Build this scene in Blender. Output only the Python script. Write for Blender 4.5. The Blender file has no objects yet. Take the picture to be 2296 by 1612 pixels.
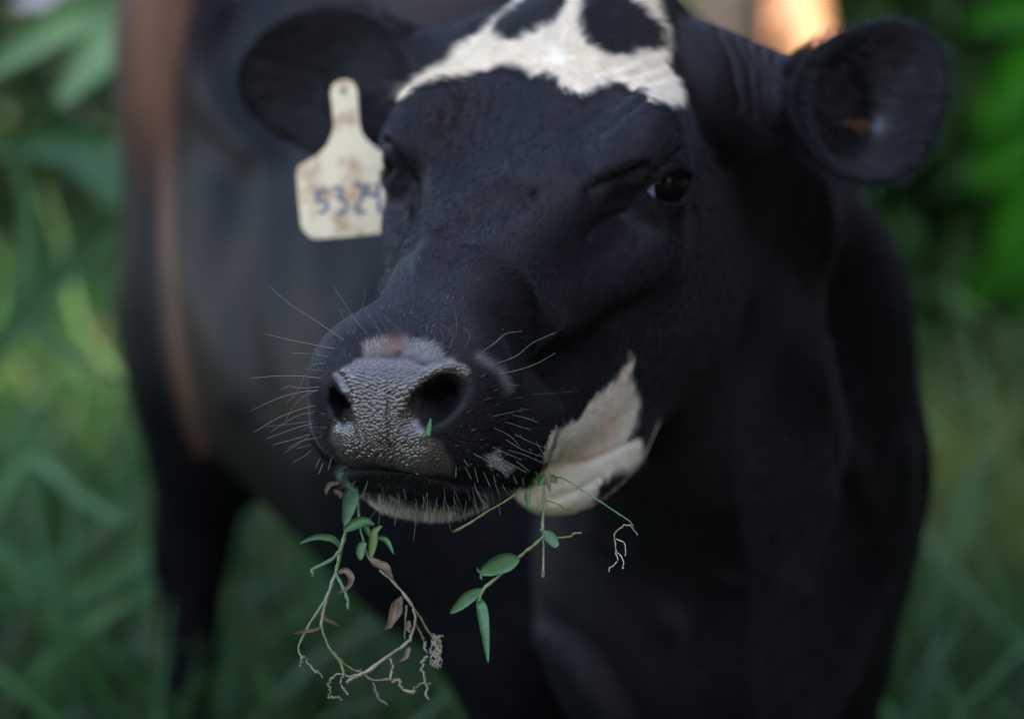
import bpy, bmesh, math, random
import numpy as np
from mathutils import Vector, Matrix

rng = np.random.default_rng(7)
random.seed(7)
sc = bpy.context.scene

# ------------------------------------------------------------------ camera
CAM_H, PITCH, FPX, CX, CY = 1.18, math.radians(10), 5421.0, 1148.0, 806.0
cam_d = bpy.data.cameras.new("camera")
cam = bpy.data.objects.new("camera", cam_d)
sc.collection.objects.link(cam)
sc.camera = cam
cam.location = (0, 0, CAM_H)
cam.rotation_euler = (math.radians(90) - PITCH, 0, 0)
cam_d.lens = 85
cam_d.sensor_width = 36
cam_d.clip_start = 0.05
cam_d.clip_end = 500
cam_d.dof.use_dof = True
cam_d.dof.focus_distance = 1.485
cam_d.dof.aperture_fstop = 3.1
# ------------------------------------------------------------------ light
SUN_EL, SUN_AZ = math.radians(38), math.radians(100)     # azimuth from +Y towards +X
world = bpy.data.worlds.new("World")
sc.world = world
world.use_nodes = True
wn = world.node_tree
sky = wn.nodes.new("ShaderNodeTexSky")
sky.sky_type = 'NISHITA'
sky.sun_disc = False
sky.sun_elevation = SUN_EL
sky.sun_rotation = SUN_AZ
sky.dust_density = 1.6
wn.links.new(sky.outputs[0], wn.nodes["Background"].inputs[0])
wn.nodes["Background"].inputs[1].default_value = 0.12
sun_d = bpy.data.lights.new("sun", 'SUN')
sun_d.energy = 4.0
sun_d.angle = math.radians(0.55)
sun_d.color = (1.0, 0.86, 0.68)
sun = bpy.data.objects.new("sun", sun_d)
sc.collection.objects.link(sun)
sdir = Vector((math.sin(SUN_AZ) * math.cos(SUN_EL), math.cos(SUN_AZ) * math.cos(SUN_EL), math.sin(SUN_EL)))
sun.rotation_euler = sdir.to_track_quat('Z', 'Y').to_euler()
sc.view_settings.view_transform = 'Standard'
sc.view_settings.look = 'None'
sc.view_settings.exposure = 2.68
sc.view_settings.gamma = 1.0
sc.view_settings.use_curve_mapping = False
sc.view_settings.use_white_balance = True          # camera white balance set for open shade
sc.view_settings.white_balance_temperature = 7150
sc.view_settings.white_balance_tint = 14
sc.cycles.max_bounces = 6
sc.cycles.transparent_max_bounces = 8

# ------------------------------------------------------------------ helpers
Cw = np.array([0, 0, CAM_H])
Xr = np.array([1.0, 0, 0])
Fw = np.array([0, math.cos(PITCH), -math.sin(PITCH)])
Up = np.array([0, math.sin(PITCH), math.cos(PITCH)])


def P(x, y, d):
    return Cw + d * (Fw + Xr * (x - CX) / FPX + Up * (CY - y) / FPX)


def to_px(p):
    q = p - Cw
    d = q @ Fw
    return CX + FPX * (q @ Xr) / d, CY - FPX * (q @ Up) / d, d


def tag(o, label=None, cat=None, group=None, kind=None):
    if label: o['label'] = label
    if cat: o['category'] = cat
    if group: o['group'] = group
    if kind: o['kind'] = kind
    return o


def link(name, data, parent=None):
    o = bpy.data.objects.new(name, data)
    sc.collection.objects.link(o)
    if parent is not None:
        o.parent = parent
        o.matrix_parent_inverse = parent.matrix_world.inverted()
    return o


def empty(name, loc):
    o = bpy.data.objects.new(name, None)
    sc.collection.objects.link(o)
    o.location = loc
    o.empty_display_size = 0.02
    bpy.context.view_layer.update()
    return o


def mesh_np(name, V, F4, mat, parent=None, smooth=True, attrs=None):
    me = bpy.data.meshes.new(name)
    V = np.asarray(V, np.float32)
    F4 = np.asarray(F4, np.int32)
    k = F4.shape[1]
    me.vertices.add(len(V)); me.vertices.foreach_set("co", V.ravel())
    me.loops.add(F4.size); me.loops.foreach_set("vertex_index", F4.ravel())
    me.polygons.add(len(F4))
    me.polygons.foreach_set("loop_start", np.arange(len(F4), dtype=np.int32) * k)
    me.polygons.foreach_set("loop_total", np.full(len(F4), k, np.int32))
    me.update(calc_edges=True)
    me.polygons.foreach_set("use_smooth", np.full(len(F4), smooth, bool))
    if attrs:
        for an, (ty, arr) in attrs.items():
            at = me.attributes.new(an, ty, 'POINT')
            arr = np.asarray(arr, np.float32)
            if ty == 'FLOAT_COLOR':
                if arr.shape[1] == 3:
                    arr = np.c_[arr, np.ones(len(arr), np.float32)]
                at.data.foreach_set("color", arr.astype(np.float32).ravel())
            else:
                at.data.foreach_set("value", arr.ravel())
    if mat: me.materials.append(mat)
    return link(name, me, parent)


def new_mat(name):
    m = bpy.data.materials.new(name)
    m.use_nodes = True
    nt = m.node_tree
    return m, nt, nt.nodes["Principled BSDF"]


def simple_mat(name, col, rough=0.6, spec=0.5, var=0.25, scale=30.0, bump=0.0, trans=0.0, col2=None):
    """principled material whose colour wanders with noise"""
    m, nt, b = new_mat(name)
    tc = nt.nodes.new("ShaderNodeTexCoord")
    no = nt.nodes.new("ShaderNodeTexNoise")
    no.inputs["Scale"].default_value = scale
    no.inputs["Detail"].default_value = 5
    nt.links.new(tc.outputs["Object"], no.inputs["Vector"])
    cr = nt.nodes.new("ShaderNodeValToRGB")
    c2 = col2 or tuple(min(1, c * (1 + var)) for c in col)
    c1 = tuple(c * (1 - var) for c in col) if col2 is None else col
    cr.color_ramp.elements[0].position = 0.3
    cr.color_ramp.elements[1].position = 0.7
    cr.color_ramp.elements[0].color = (*c1, 1)
    cr.color_ramp.elements[1].color = (*c2, 1)
    nt.links.new(no.outputs["Fac"], cr.inputs[0])
    nt.links.new(cr.outputs[0], b.inputs["Base Color"])
    b.inputs["Roughness"].default_value = rough
    b.inputs["Specular IOR Level"].default_value = spec
    if bump:
        bp = nt.nodes.new("ShaderNodeBump")
        bp.inputs["Strength"].default_value = bump
        bp.inputs["Distance"].default_value = 0.002
        nt.links.new(no.outputs["Fac"], bp.inputs["Height"])
        nt.links.new(bp.outputs[0], b.inputs["Normal"])
    if trans:
        tr = nt.nodes.new("ShaderNodeBsdfTranslucent")
        nt.links.new(cr.outputs[0], tr.inputs[0])
        mx = nt.nodes.new("ShaderNodeMixShader")
        mx.inputs[0].default_value = trans
        out = nt.nodes["Material Output"]
        nt.links.new(b.outputs[0], mx.inputs[1])
        nt.links.new(tr.outputs[0], mx.inputs[2])
        nt.links.new(mx.outputs[0], out.inputs[0])
    return m


# value noise in numpy -------------------------------------------------
_lat = np.random.default_rng(3).random((32, 32, 32)).astype(np.float32)


def vnoise(p, s):
    q = p * s + 1000.0
    i = np.floor(q).astype(np.int64)
    f = q - i
    f = f * f * (3 - 2 * f)
    i &= 31
    j = (i + 1) & 31
    a, b, c = i[:, 0], i[:, 1], i[:, 2]
    A, B, C_ = j[:, 0], j[:, 1], j[:, 2]
    x, y, z = f[:, 0], f[:, 1], f[:, 2]
    def L(t, u, v): return t + (u - t) * v
    return L(L(L(_lat[a, b, c], _lat[A, b, c], x), L(_lat[a, B, c], _lat[A, B, c], x), y),
             L(L(_lat[a, b, C_], _lat[A, b, C_], x), L(_lat[a, B, C_], _lat[A, B, C_], x), y), z)


def fbm(p, s, o=3):
    r = 0; a = 0.5
    for k in range(o):
        r = r + a * (vnoise(p + k * 7.3, s) - 0.5) * 2
        s *= 2.1; a *= 0.5
    return r


# ------------------------------------------------------------------ signed distance modelling
def smin(a, b, k):
    h = np.clip(0.5 + 0.5 * (b - a) / k, 0, 1)
    return b + (a - b) * h - k * h * (1 - h)


def smax(a, b, k):
    return -smin(-a, -b, k)


def ell(p, c, r, ax=None):
    q = p - np.asarray(c)
    if ax is not None:
        q = q @ ax
    r = np.asarray(r, float)
    k0 = np.linalg.norm(q / r, axis=1)
    k1 = np.linalg.norm(q / (r * r), axis=1) + 1e-9
    return k0 * (k0 - 1.0) / k1


def cap(p, a, b, ra, rb):
    a = np.asarray(a, float); b = np.asarray(b, float)
    ab = b - a
    h = np.clip((p - a) @ ab / (ab @ ab), 0, 1)
    return np.linalg.norm(p - a - h[:, None] * ab, axis=1) - (ra + (rb - ra) * h)


def chain(p, pts, k=0.02):
    d = None
    for (a, ra), (b, rb) in zip(pts[:-1], pts[1:]):
        e = cap(p, a, b, ra, rb)
        d = e if d is None else smin(d, e, k)
    return d


def cr_interp(x, xs, ys):
    """smooth monotone-ish interpolation (pchip-like)"""
    xs = np.asarray(xs, float); ys = np.asarray(ys, float)
    h = np.diff(xs); dl = np.diff(ys) / h
    m = np.zeros_like(ys)
    m[1:-1] = np.where(dl[:-1] * dl[1:] > 0, 2 * dl[:-1] * dl[1:] / (dl[:-1] + dl[1:] + 1e-12 * np.sign(dl[:-1] + dl[1:] + 1e-20)), 0)
    m[0], m[-1] = dl[0], dl[-1]
    xc = np.clip(x, xs[0], xs[-1])
    i = np.clip(np.searchsorted(xs, xc) - 1, 0, len(xs) - 2)
    t = (xc - xs[i]) / h[i]
    return ((2 * t**3 - 3 * t**2 + 1) * ys[i] + (t**3 - 2 * t**2 + t) * h[i] * m[i]
            + (-2 * t**3 + 3 * t**2) * ys[i + 1] + (t**3 - t**2) * h[i] * m[i + 1])


def loft(a, l, n, st, pt=2.3, pb=2.3, taper=0.0):
    """st rows: a, halfwidth, top, bottom"""
    st = np.array(st)
    w = cr_interp(a, st[:, 0], st[:, 1])
    tp = cr_interp(a, st[:, 0], st[:, 2])
    bt = cr_interp(a, st[:, 0], st[:, 3])
    c = tp * 0.5 + bt * 0.5
    h = (tp - bt) * 0.5
    v = (n - c) / h
    w = w * (1 - taper * np.clip(v, -1, 1))
    pw = np.where(v > 0, pt, pb)
    g = (np.abs(l / w) ** pw + np.abs(v) ** pw) ** (1 / pw)
    d = (g - 1) * np.minimum(w, h)
    return smax(d, np.maximum(st[0, 0] - a, a - st[-1, 0]), 0.02)


def unit(v):
    v = np.asarray(v, float); return v / np.linalg.norm(v)


# head frame
HR = np.array([[-0.3289, 0.9434, -0.0414], [-0.4264, -0.1093, 0.8979], [-0.8426, -0.313, -0.4383]])
u_, _, vt_ = np.linalg.svd(HR); HR = u_ @ vt_
HT = np.array([0.07232, 0.24438, 1.81813])
CAMB = np.stack([Xr, Up, Fw], 1)      # camera coords -> world
HW = CAMB @ HR                        # head local -> world
HO = Cw + CAMB @ HT


def H(a, l, n):
    return HO + HW @ np.array([a, l, n])


def to_head(p):
    return (p - HO) @ HW


UPPER = [(-.06, .040, .015, -.09), (-.02, .066, .045, -.12), (.03, .082, .058, -.14), (.08, .090, .048, -.14), (.125, .095, .022, -.13),
         (.17, .096, .004, -.125), (.20, .092, -.006, -.12), (.23, .080, -.013, -.118), (.26, .068, -.020, -.118), (.30, .058, -.026, -.120),
         (.34, .050, -.031, -.122), (.38, .047, -.037, -.128), (.41, .050, -.041, -.131), (.435, .052, -.046, -.130),
         (.452, .046, -.056, -.132), (.463, .036, -.067, -.126), (.475, .018, -.082, -.11)]
JAW = [(.0, .060, -.10, -.200), (.06, .082, -.10, -.235), (.13, .088, -.10, -.246), (.20, .086, -.10, -.240), (.27, .078, -.11, -.224),
       (.33, .064, -.12, -.206), (.38, .053, -.125, -.194), (.415, .047, -.128, -.186), (.437, .034, -.132, -.174), (.450, .014, -.138, -.160)]
EYE_C = np.array([.181, .086, -.039])
EYE_3 = unit([.50, .85, .10])
_x = np.array([-.33, .94, -.04])
EYE_1 = unit(_x - EYE_3 * (_x @ EYE_3))
EYE_2 = np.cross(EYE_1, EYE_3)
if EYE_2[2] < 0: EYE_2 = -EYE_2


def sdf_head(p):
    q = to_head(p)
    a, l0, n = q[:, 0], q[:, 1], q[:, 2]
    l = np.abs(l0)
    s = np.stack([a, l, n], 1)
    d = loft(a, l, n, UPPER, 2.2, 2.6, 0.10)
    j = loft(a, l, n, JAW, 2.4, 2.2, -0.05)
    # muzzle wings and upper lip lobes
    d = smin(d, ell(s, (.415, .032, -.108), (.048, .032, .036)), .02)
    d = smin(d, ell(s, (.385, .046, -.132), (.052, .036, .030)), .02)
    d = smin(d, ell(s, (.425, .026, -.078), (.040, .032, .028)), .02)
    # flat front of the muzzle that carries the nose pad
    pt_ = (a - .453) * .984 + (n + .092) * .18
    pv_ = -(a - .453) * .18 + (n + .092) * .984
    qb = np.stack([np.abs(pt_) - .004, l - (.017 - .12 * pv_), np.abs(pv_) - .021], 1)
    d = smin(d, np.linalg.norm(np.maximum(qb, 0), axis=1) - .013, .014)
    # orbit and brow
    d = smin(d, ell(s, (.165, .074, -.020), (.060, .028, .034)), .03)
    d = smin(d, cap(s, (.17, .080, -.010), (.20, .083, -.018), .014, .012), .025)
    # cheek bone ridge
    d = smin(d, cap(s, (.19, .084, -.082), (.30, .054, -.092), .017, .012), .03)
    # masseter
    d = smin(d, ell(s, (.115, .070, -.130), (.105, .036, .085)), .03)
    # hollow in front of the eye and along the side of the nose
    d = smax(d, -ell(s, (.252, .088, -.044), (.040, .016, .016)), .03)
    d = smin(d, j, .02)
    d = smin(d, ell(s, (.205, .040, -.232), (.10, .045, .031)), .03)
    # mouth line
    mn = cr_interp(a, np.array([.30, .36, .40, .44, .47]), np.array([-.152, -.143, -.137, -.131, -.129]))
    gr = np.abs(n - mn + 0.024 * np.clip(l / .06, 0, 1.1) ** 1.6)
    g = np.maximum(gr - 0.003, .36 - a)
    d = smax(d, -np.maximum(g, -(d + 0.014)), .006)
    # eye: lid bulge, lid opening
    t = s - EYE_C
    d = smin(d, np.linalg.norm(t, axis=1) - .0280, .014)
    u, v, w = t @ EYE_1, t @ EYE_2, t @ EYE_3
    lens = np.maximum(np.hypot(u, v + .0155) - .0265, np.hypot(u, v - .0150) - .0268)
    opn = np.maximum(lens, .008 - w)
    d = smax(d, -opn, .003)
    # nostrils: comma shaped pits
    ns = chain(s, [((.475, .021, -.086), .0060), ((.468, .030, -.078), .0088), ((.460, .041, -.069), .0084), ((.455, .052, -.059), .0064)], .01)
    ns = smin(ns, cap(s, (.458, .030, -.078), (.41, .030, -.078), .0090, .010), .01)
    nl = chain(s, [((.474, .022, -.094), .0030), ((.466, .0265, -.086), .0050), ((.455, .030, -.074), .0050), ((.442, .038, -.062), .0035)], .01)
    nl = smin(nl, cap(s, (.460, .028, -.084), (.425, .026, -.082), .0050, .010), .008)
    ns = np.where(l0 < 0, nl, ns)
    d = smax(d, -ns, .005)
    return d, q


def leafcup(p, c, e1, e2, e3, r1, r2, r3, cup, th=.006):
    """ear: bowl opening towards -e3; e1 long axis (towards tip)"""
    q = p - c
    x, y, z = q @ e1, q @ e2, q @ e3
    X = np.clip(x / r1, -1.2, 1.2)
    wy = r2 * np.sqrt(np.clip(1 - X * X, 0.02, 1)) * (1 - 0.18 * X)
    rad = np.sqrt(X * X + (y / (r2 * (1 - 0.18 * X))) ** 2)
    zz = z + cup * (1 - np.clip(rad, 0, 1.3) ** 2) * -1.0
    sheet = np.abs(zz) - th
    edge = (rad - 1) * min(r1, r2)
    return smax(sheet * 0.8, edge, .008)


def frame(pa, pb, face):
    """axes from two pixel/depth points, face = approx direction the bowl's back points to"""
    e1 = unit(P(*pb) - P(*pa))
    e3 = unit(face - e1 * (face @ e1))
    e2 = np.cross(e3, e1)
    return e1, e2, e3


EAR_R = (P(1965, 218, 1.775),) + frame((1870, 330, 1.76), (2070, 120, 1.79), Fw + .25 * Xr * -1 - .1 * Up)
EAR_L = (P(740, 195, 1.885),) + frame((950, 165, 1.84), (535, 185, 1.93), Fw + .25 * Xr + 0.55 * Up)


def sdf_ears(p):
    c, e1, e2, e3 = EAR_R
    d = leafcup(p, c, e1, e2, e3, .070, .057, .03, .034, .0060)
    d = smin(d, cap(p, H(.03, .075, -.03), P(1800, 250, 1.80), .052, .034), .03)
    c, e1, e2, e3 = EAR_L
    e = leafcup(p, c, e1, e2, e3, .090, .067, .03, .028, .0060)
    e = smin(e, cap(p, H(.03, -.075, -.03), P(880, 205, 1.90), .052, .038), .03)
    return np.minimum(d, e)


G0 = -0.0


def PZ(x, Y, z):
    """ world point from picture column x, world Y and height z"""
    d = Y * math.cos(PITCH) - (z - CAM_H) * math.sin(PITCH)
    return np.array([(x - CX) / FPX * d, Y, z])


def sdf_body(p, far=True):
    # neck: from behind the poll down to the shoulders, and the throat
    d = chain(p, [(H(.03, 0, -.04), .070), (P(1500, 440, 2.00), .120), (P(1640, 700, 2.22), .155)], .05)
    d = smin(d, chain(p, [(H(.10, 0, -.12), .075), (P(1560, 900, 1.93), .10), (P(1600, 1180, 2.08), .14)], .05), .08)
    d = smin(d, ell(p, P(1630, 1050, 2.22), (.165, .20, .27)), .07)
    d = smin(d, ell(p, P(1560, 1400, 2.10), (.13, .12, .15)), .07)      # brisket
    ax = unit(np.array([-.42, .82, 0.0]))
    ay = np.array([ax[1], -ax[0], 0.0])
    A = np.stack([ax, ay, np.array([0, 0, 1.0])], 1)
    d = smin(d, ell(p, (.0, 2.74, .82), (.50, .25, .350), A), .10)       # barrel
    d = smin(d, ell(p, (-.205, 2.97, .90), (.23, .19, .27), A), .10)     # rump
    d = smin(d, cap(p, (.03, 2.42, .690), (-.20, 2.90, .705), .262, .220), .08)       # belly
    d = smin(d, ell(p, PZ(390, 3.08, 1.0), (.075, .12, .22)), .06)       # pin bone
    # hind thigh + leg (cow's right), other hind leg, tail
    d = smin(d, ell(p, PZ(520, 3.02, .70), (.14, .12, .24)), .06)
    d = smin(d, chain(p, [(PZ(470, 3.0, .62), .085), (PZ(430, 3.04, .40), .050), (PZ(420, 3.02, .20), .033), (PZ(425, 3.0, .04), .045)], .03), .04)
    d = smin(d, chain(p, [(PZ(420, 3.12, .70), .10), (PZ(425, 3.3, .40), .045), (PZ(430, 3.28, .2), .032), (PZ(432, 3.26, .04), .04)], .03), .05)
    d = smin(d, chain(p, [(PZ(400, 3.10, 1.12), .07), (PZ(345, 3.16, 1.0), .046), (PZ(335, 3.16, .8), .035), (PZ(360, 3.16, .62), .036), (PZ(392, 3.16, .48), .035), (PZ(400, 3.16, .36), .015)], .03), .03)
    # fore legs
    d = smin(d, chain(p, [(PZ(1250, 2.28, .66), .10), (PZ(1160, 2.26, .50), .066), (PZ(1200, 2.28, .28), .038), (PZ(1205, 2.24, .03), .042)], .03), .06)
    d = smin(d, chain(p, [(PZ(1830, 2.20, .68), .10), (PZ(1830, 2.20, .50), .062), (PZ(1825, 2.20, .28), .038), (PZ(1825, 2.18, .03), .042)], .03), .06)
    return d


def sdf_cow(p):
    h, q = sdf_head(p)
    b = sdf_body(p)
    d = smin(h, b, .045)
    e = sdf_ears(p)
    return smin(d, e, .012)


def surface_nets(F, o, h):
    nx, ny, nz = F.shape
    S = F < 0
    c = np.zeros((nx - 1, ny - 1, nz - 1), np.int8)
    for i in (0, 1):
        for j in (0, 1):
            for k in (0, 1):
                c += S[i:nx - 1 + i, j:ny - 1 + j, k:nz - 1 + k]
    act = (c > 0) & (c < 8)
    idx = np.argwhere(act)
    vid = np.full(act.shape, -1, np.int64)
    vid[act] = np.arange(len(idx))
    acc = np.zeros((len(idx), 3)); cnt = np.zeros(len(idx))
    cor = [(0, 0, 0), (1, 0, 0), (0, 1, 0), (1, 1, 0), (0, 0, 1), (1, 0, 1), (0, 1, 1), (1, 1, 1)]
    ed = [(0, 1), (2, 3), (4, 5), (6, 7), (0, 2), (1, 3), (4, 6), (5, 7), (0, 4), (1, 5), (2, 6), (3, 7)]
    vals = [F[idx[:, 0] + a, idx[:, 1] + b, idx[:, 2] + c_] for a, b, c_ in cor]
    for a, b in ed:
        fa, fb = vals[a], vals[b]
        m = (fa < 0) != (fb < 0)
        t = fa[m] / (fa[m] - fb[m])
        pa = np.array(cor[a], float); pb = np.array(cor[b], float)
        acc[m] += pa + t[:, None] * (pb - pa); cnt[m] += 1
    V = (idx + acc / cnt[:, None]) * h + o
    quads = []
    for ax in range(3):
        b1, b2 = [(1, 2), (2, 0), (0, 1)][ax]
        s0 = [slice(1, -1)] * 3; s1 = [slice(1, -1)] * 3
        s0[ax] = slice(0, F.shape[ax] - 1); s1[ax] = slice(1, F.shape[ax])
        A = S[tuple(s0)]; B = S[tuple(s1)]
        e = np.argwhere(A != B)
        if not len(e): continue
        inside_first = A[tuple(e.T)]
        off = np.ones(3, int); off[ax] = 0
        e = e + off
        def g(d1, d2):
            r = e.copy(); r[:, b1] += d1; r[:, b2] += d2
            return vid[r[:, 0], r[:, 1], r[:, 2]]
        q = np.stack([g(-1, -1), g(0, -1), g(0, 0), g(-1, 0)], 1)
        q[~inside_first] = q[~inside_first][:, ::-1]
        quads.append(q)
    return V, np.concatenate(quads)


def build_sdf(fn, lo, hi, h, blk=6, band=2.5):
    lo = np.array(lo, float); hi = np.array(hi, float)
    nb = np.ceil((hi - lo) / (h * blk)).astype(int)
    cen = np.stack(np.meshgrid(*[lo[i] + (np.arange(nb[i]) + .5) * h * blk - .5 * h for i in range(3)], indexing='ij'), -1)
    fc = fn(cen.reshape(-1, 3)).reshape(nb)
    near = np.abs(fc) < band * h * blk
    F = np.repeat(np.repeat(np.repeat(fc.astype(np.float32), blk, 0), blk, 1), blk, 2)
    bi = np.argwhere(near)
    loc = np.stack(np.meshgrid(*[np.arange(blk)] * 3, indexing='ij'), -1).reshape(-1, 3)
    for s in range(0, len(bi), 2500):
        ii = (bi[s:s + 2500, None, :] * blk + loc[None]).reshape(-1, 3)
        F[ii[:, 0], ii[:, 1], ii[:, 2]] = fn(lo + ii * h)
    return surface_nets(F, lo, h)


def sdf_grad(fn, p, e=4e-4):
    g = np.stack([fn(p + np.eye(3)[i] * e) - fn(p - np.eye(3)[i] * e) for i in range(3)], 1)
    return g / (2 * e)


def vnormals(V, Q):
    n = np.cross(V[Q[:, 2]] - V[Q[:, 0]], V[Q[:, 3]] - V[Q[:, 1]])
    N = np.zeros_like(V)
    for k in range(4):
        for c in range(3):
            N[:, c] += np.bincount(Q[:, k], n[:, c], len(V))
    return N / (np.linalg.norm(N, axis=1)[:, None] + 1e-12)


def smooth_v(V, Q, it=1, lam=.5):
    n = len(V)
    for _ in range(it):
        acc = np.zeros_like(V); cnt = np.zeros(n)
        for a, b in ((0, 1), (1, 2), (2, 3), (3, 0)):
            for x, y in ((a, b), (b, a)):
                for c in range(3):
                    acc[:, c] += np.bincount(Q[:, x], V[Q[:, y], c], n)
                cnt += np.bincount(Q[:, x], minlength=n)
        V = V + lam * (acc / np.maximum(cnt, 1)[:, None] - V)
    return V


# ------------------------------------------------------------------ picture-derived outlines (on the real surface)
def crop(x0, y0, sc_, pts, d=None):
    """points measured on an enlargement of the photograph -> picture coordinates"""
    return [tuple([(x0 + q[0] / sc_) * .9184, (y0 + q[1] / sc_) * .9184] + list(q[2:])) for q in pts]


def seg_dist(X, Y, pts):
    D = np.full(len(X), 1e9)
    for (x0, y0), (x1, y1) in zip(pts[:-1], pts[1:]):
        vx, vy = x1 - x0, y1 - y0
        t = np.clip(((X - x0) * vx + (Y - y0) * vy) / (vx * vx + vy * vy + 1e-9), 0, 1)
        D = np.minimum(D, np.hypot(X - x0 - t * vx, Y - y0 - t * vy))
    return D


def poly_sd(X, Y, poly):
    """signed distance, negative inside"""
    inside = np.zeros(len(X), bool)
    n = len(poly)
    for i in range(n):
        x0, y0 = poly[i]; x1, y1 = poly[(i + 1) % n]
        c = ((y0 > Y) != (y1 > Y)) & (X < (x1 - x0) * (Y - y0) / (y1 - y0 + 1e-12) + x0)
        inside ^= c
    d = seg_dist(X, Y, list(poly) + [poly[0]])
    return np.where(inside, -d, d)


def sstep(a, b, x):
    t = np.clip((x - a) / (b - a), 0, 1)
    return t * t * (3 - 2 * t)


BLAZE = [(1165, -80), (1160, 2), (1112, 45), (1090, 72), (1030, 105), (1000, 140), (960, 160), (925, 185), (900, 212), (915, 214), (935, 192),
         (985, 180), (1040, 174), (1075, 158), (1120, 143), (1150, 140), (1190, 157), (1205, 162), (1225, 155), (1248, 165), (1258, 185), (1300, 210),
         (1335, 196), (1365, 183), (1400, 190), (1425, 207), (1440, 205), (1455, 222), (1500, 231), (1522, 228), (1526, 200), (1515, 180),
         (1500, 150), (1490, 122), (1496, 100), (1490, 60), (1480, 28), (1465, 0), (1440, -40), (1380, -80)]
HOLE1 = [(1115, 66), (1122, 42), (1150, 18), (1178, 2), (1200, -40), (1285, -40), (1272, 0), (1262, 28), (1245, 55), (1200, 75), (1165, 95), (1140, 93)]
HOLE2 = [(1302, -30), (1297, 20), (1299, 75), (1312, 100), (1335, 112), (1352, 122), (1400, 123), (1440, 112), (1470, 107), (1492, 95), (1484, 72), (1465, 42), (1440, 18), (1410, -2), (1370, -40)]
JAWP = [(1418, 790), (1412, 850), (1437, 890), (1430, 940), (1408, 985), (1442, 985), (1446, 1028), (1345, 1078), (1332, 1150), (1200, 1185), (1060, 1200), (880, 1180), (790, 1125), (800, 1092), (880, 1118), (1000, 1138), (1060, 1130),
        (1120, 1100), (1190, 1095), (1215, 1062), (1228, 1000), (1236, 958), (1262, 962), (1300, 935), (1340, 885), (1378, 850)]
PADP = [(752, 842), (800, 806), (862, 800), (955, 812), (1045, 815), (1050, 832), (985, 862), (938, 895), (925, 935), (945, 970), (985, 990), (1010, 1030), (1010, 1066),
        (870, 1046), (765, 1036), (738, 985), (752, 950), (790, 905), (765, 868)]
FLEWP = crop(1100, 760, 2.985, [(235, 1040), (330, 1030), (440, 1140), (400, 1190), (300, 1120)])
NOSE1 = [(815, 775), (850, 762), (890, 765), (900, 785), (850, 795), (820, 795)]
NOSE2 = [(905, 765), (950, 765), (990, 790), (1010, 812), (960, 805), (900, 795)]
GROOVES = [  # points, half width px, depth mm
    ([(1530, 332), (1485, 371), (1468, 396)], 5, 2.2), ([(1459, 405), (1425, 439), (1411, 467)], 5, 2.2),
    ([(1445, 380), (1365, 411), (1325, 425)], 15, 4.0), ([(1395, 480), (1351, 499), (1318, 528)], 11, 3.5),
    ([(1478, 463), (1520, 476), (1562, 462)], 6, 1.6), ([(1500, 366), (1545, 362), (1590, 385)], 6, 1.8),
    ([(862, 322), (890, 362), (925, 415)], 12, 5.0), ([(905, 425), (928, 462), (936, 520)], 6, 2.5),
    ([(1240, 275), (1300, 240), (1366, 192)], 8, 1.6), ([(1270, 300), (1335, 262), (1410, 205)], 8, 2.0),
    ([(1300, 325), (1370, 280), (1450, 215)], 8, 1.8), ([(1180, 250), (1230, 225), (1290, 190)], 8, 1.2),
    ([(1330, 165), (1400, 140), (1490, 105)], 7, 1.2), ([(1345, 185), (1420, 165), (1500, 135)], 7, 1.4),
    ([(1400, 205), (1450, 185), (1515, 160)], 7, 1.3),
    ([(1060, 200), (1035, 260), (1018, 300)], 8, 1.3), ([(1100, 210), (1085, 270), (1080, 300)], 8, 1.0), ([(1010, 220), (990, 280), (1000, 330)], 9, 1.0),
    ([(1600, 40), (1640, 130), (1660, 240)], 8, 2.4), ([(1640, 60), (1680, 140), (1692, 260)], 8, 3.0), ([(1672, 80), (1708, 160), (1712, 290)], 8, 3.0),
    ([(1705, 110), (1730, 180), (1730, 300)], 7, 2.6), ([(1735, 130), (1752, 200), (1752, 310)], 7, 2.2),
    ([(1235, 1052), (1330, 1032), (1425, 985)], 8, 4.5), ([(1240, 1120), (1300, 1100), (1345, 1072)], 8, 3.0),
    ([(868, 900), (872, 960), (878, 1040)], 3, .8), ([(990, 640), (1045, 530), (1095, 478), (1150, 460)], 24, 3.0), ([(762, 842), (782, 880), (774, 930), (755, 955)], 8, 2.2),
]
RIDGES = [([(940, 600), (1000, 490), (1060, 432), (1130, 405), (1180, 430)], 18, 5.0), ([(900, 420), (918, 450), (925, 500)], 7, 2.0),
          ([(1475, 455), (1520, 463), (1560, 450)], 4, 1.2)]

FOLDS = [([(1555, 1200), (1600, 1290), (1670, 1310)], 22, 9), ([(1190, 1400), (1290, 1470), (1355, 1570), (1400, 1640)], 26, 14), ([(1535, 1390), (1565, 1530), (1590, 1640)], 26, 10),
         ([(1825, 820), (1840, 1120), (1775, 1310)], 26, 12), ([(2030, 1000), (2025, 1170), (1970, 1330)], 24, 8), ([(1330, 1180), (1420, 1250), (1480, 1400)], 20, 8),
         ([(1700, 560), (1760, 760), (1790, 980)], 30, 10), ([(420, 60), (470, 220), (560, 330)], 44, 12), ([(600, 330), (590, 640), (640, 900)], 34, 3.5), ([(710, 520), (700, 720), (760, 980)], 30, 3),
         ([(470, 420), (440, 640), (520, 900)], 46, 9)]


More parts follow.
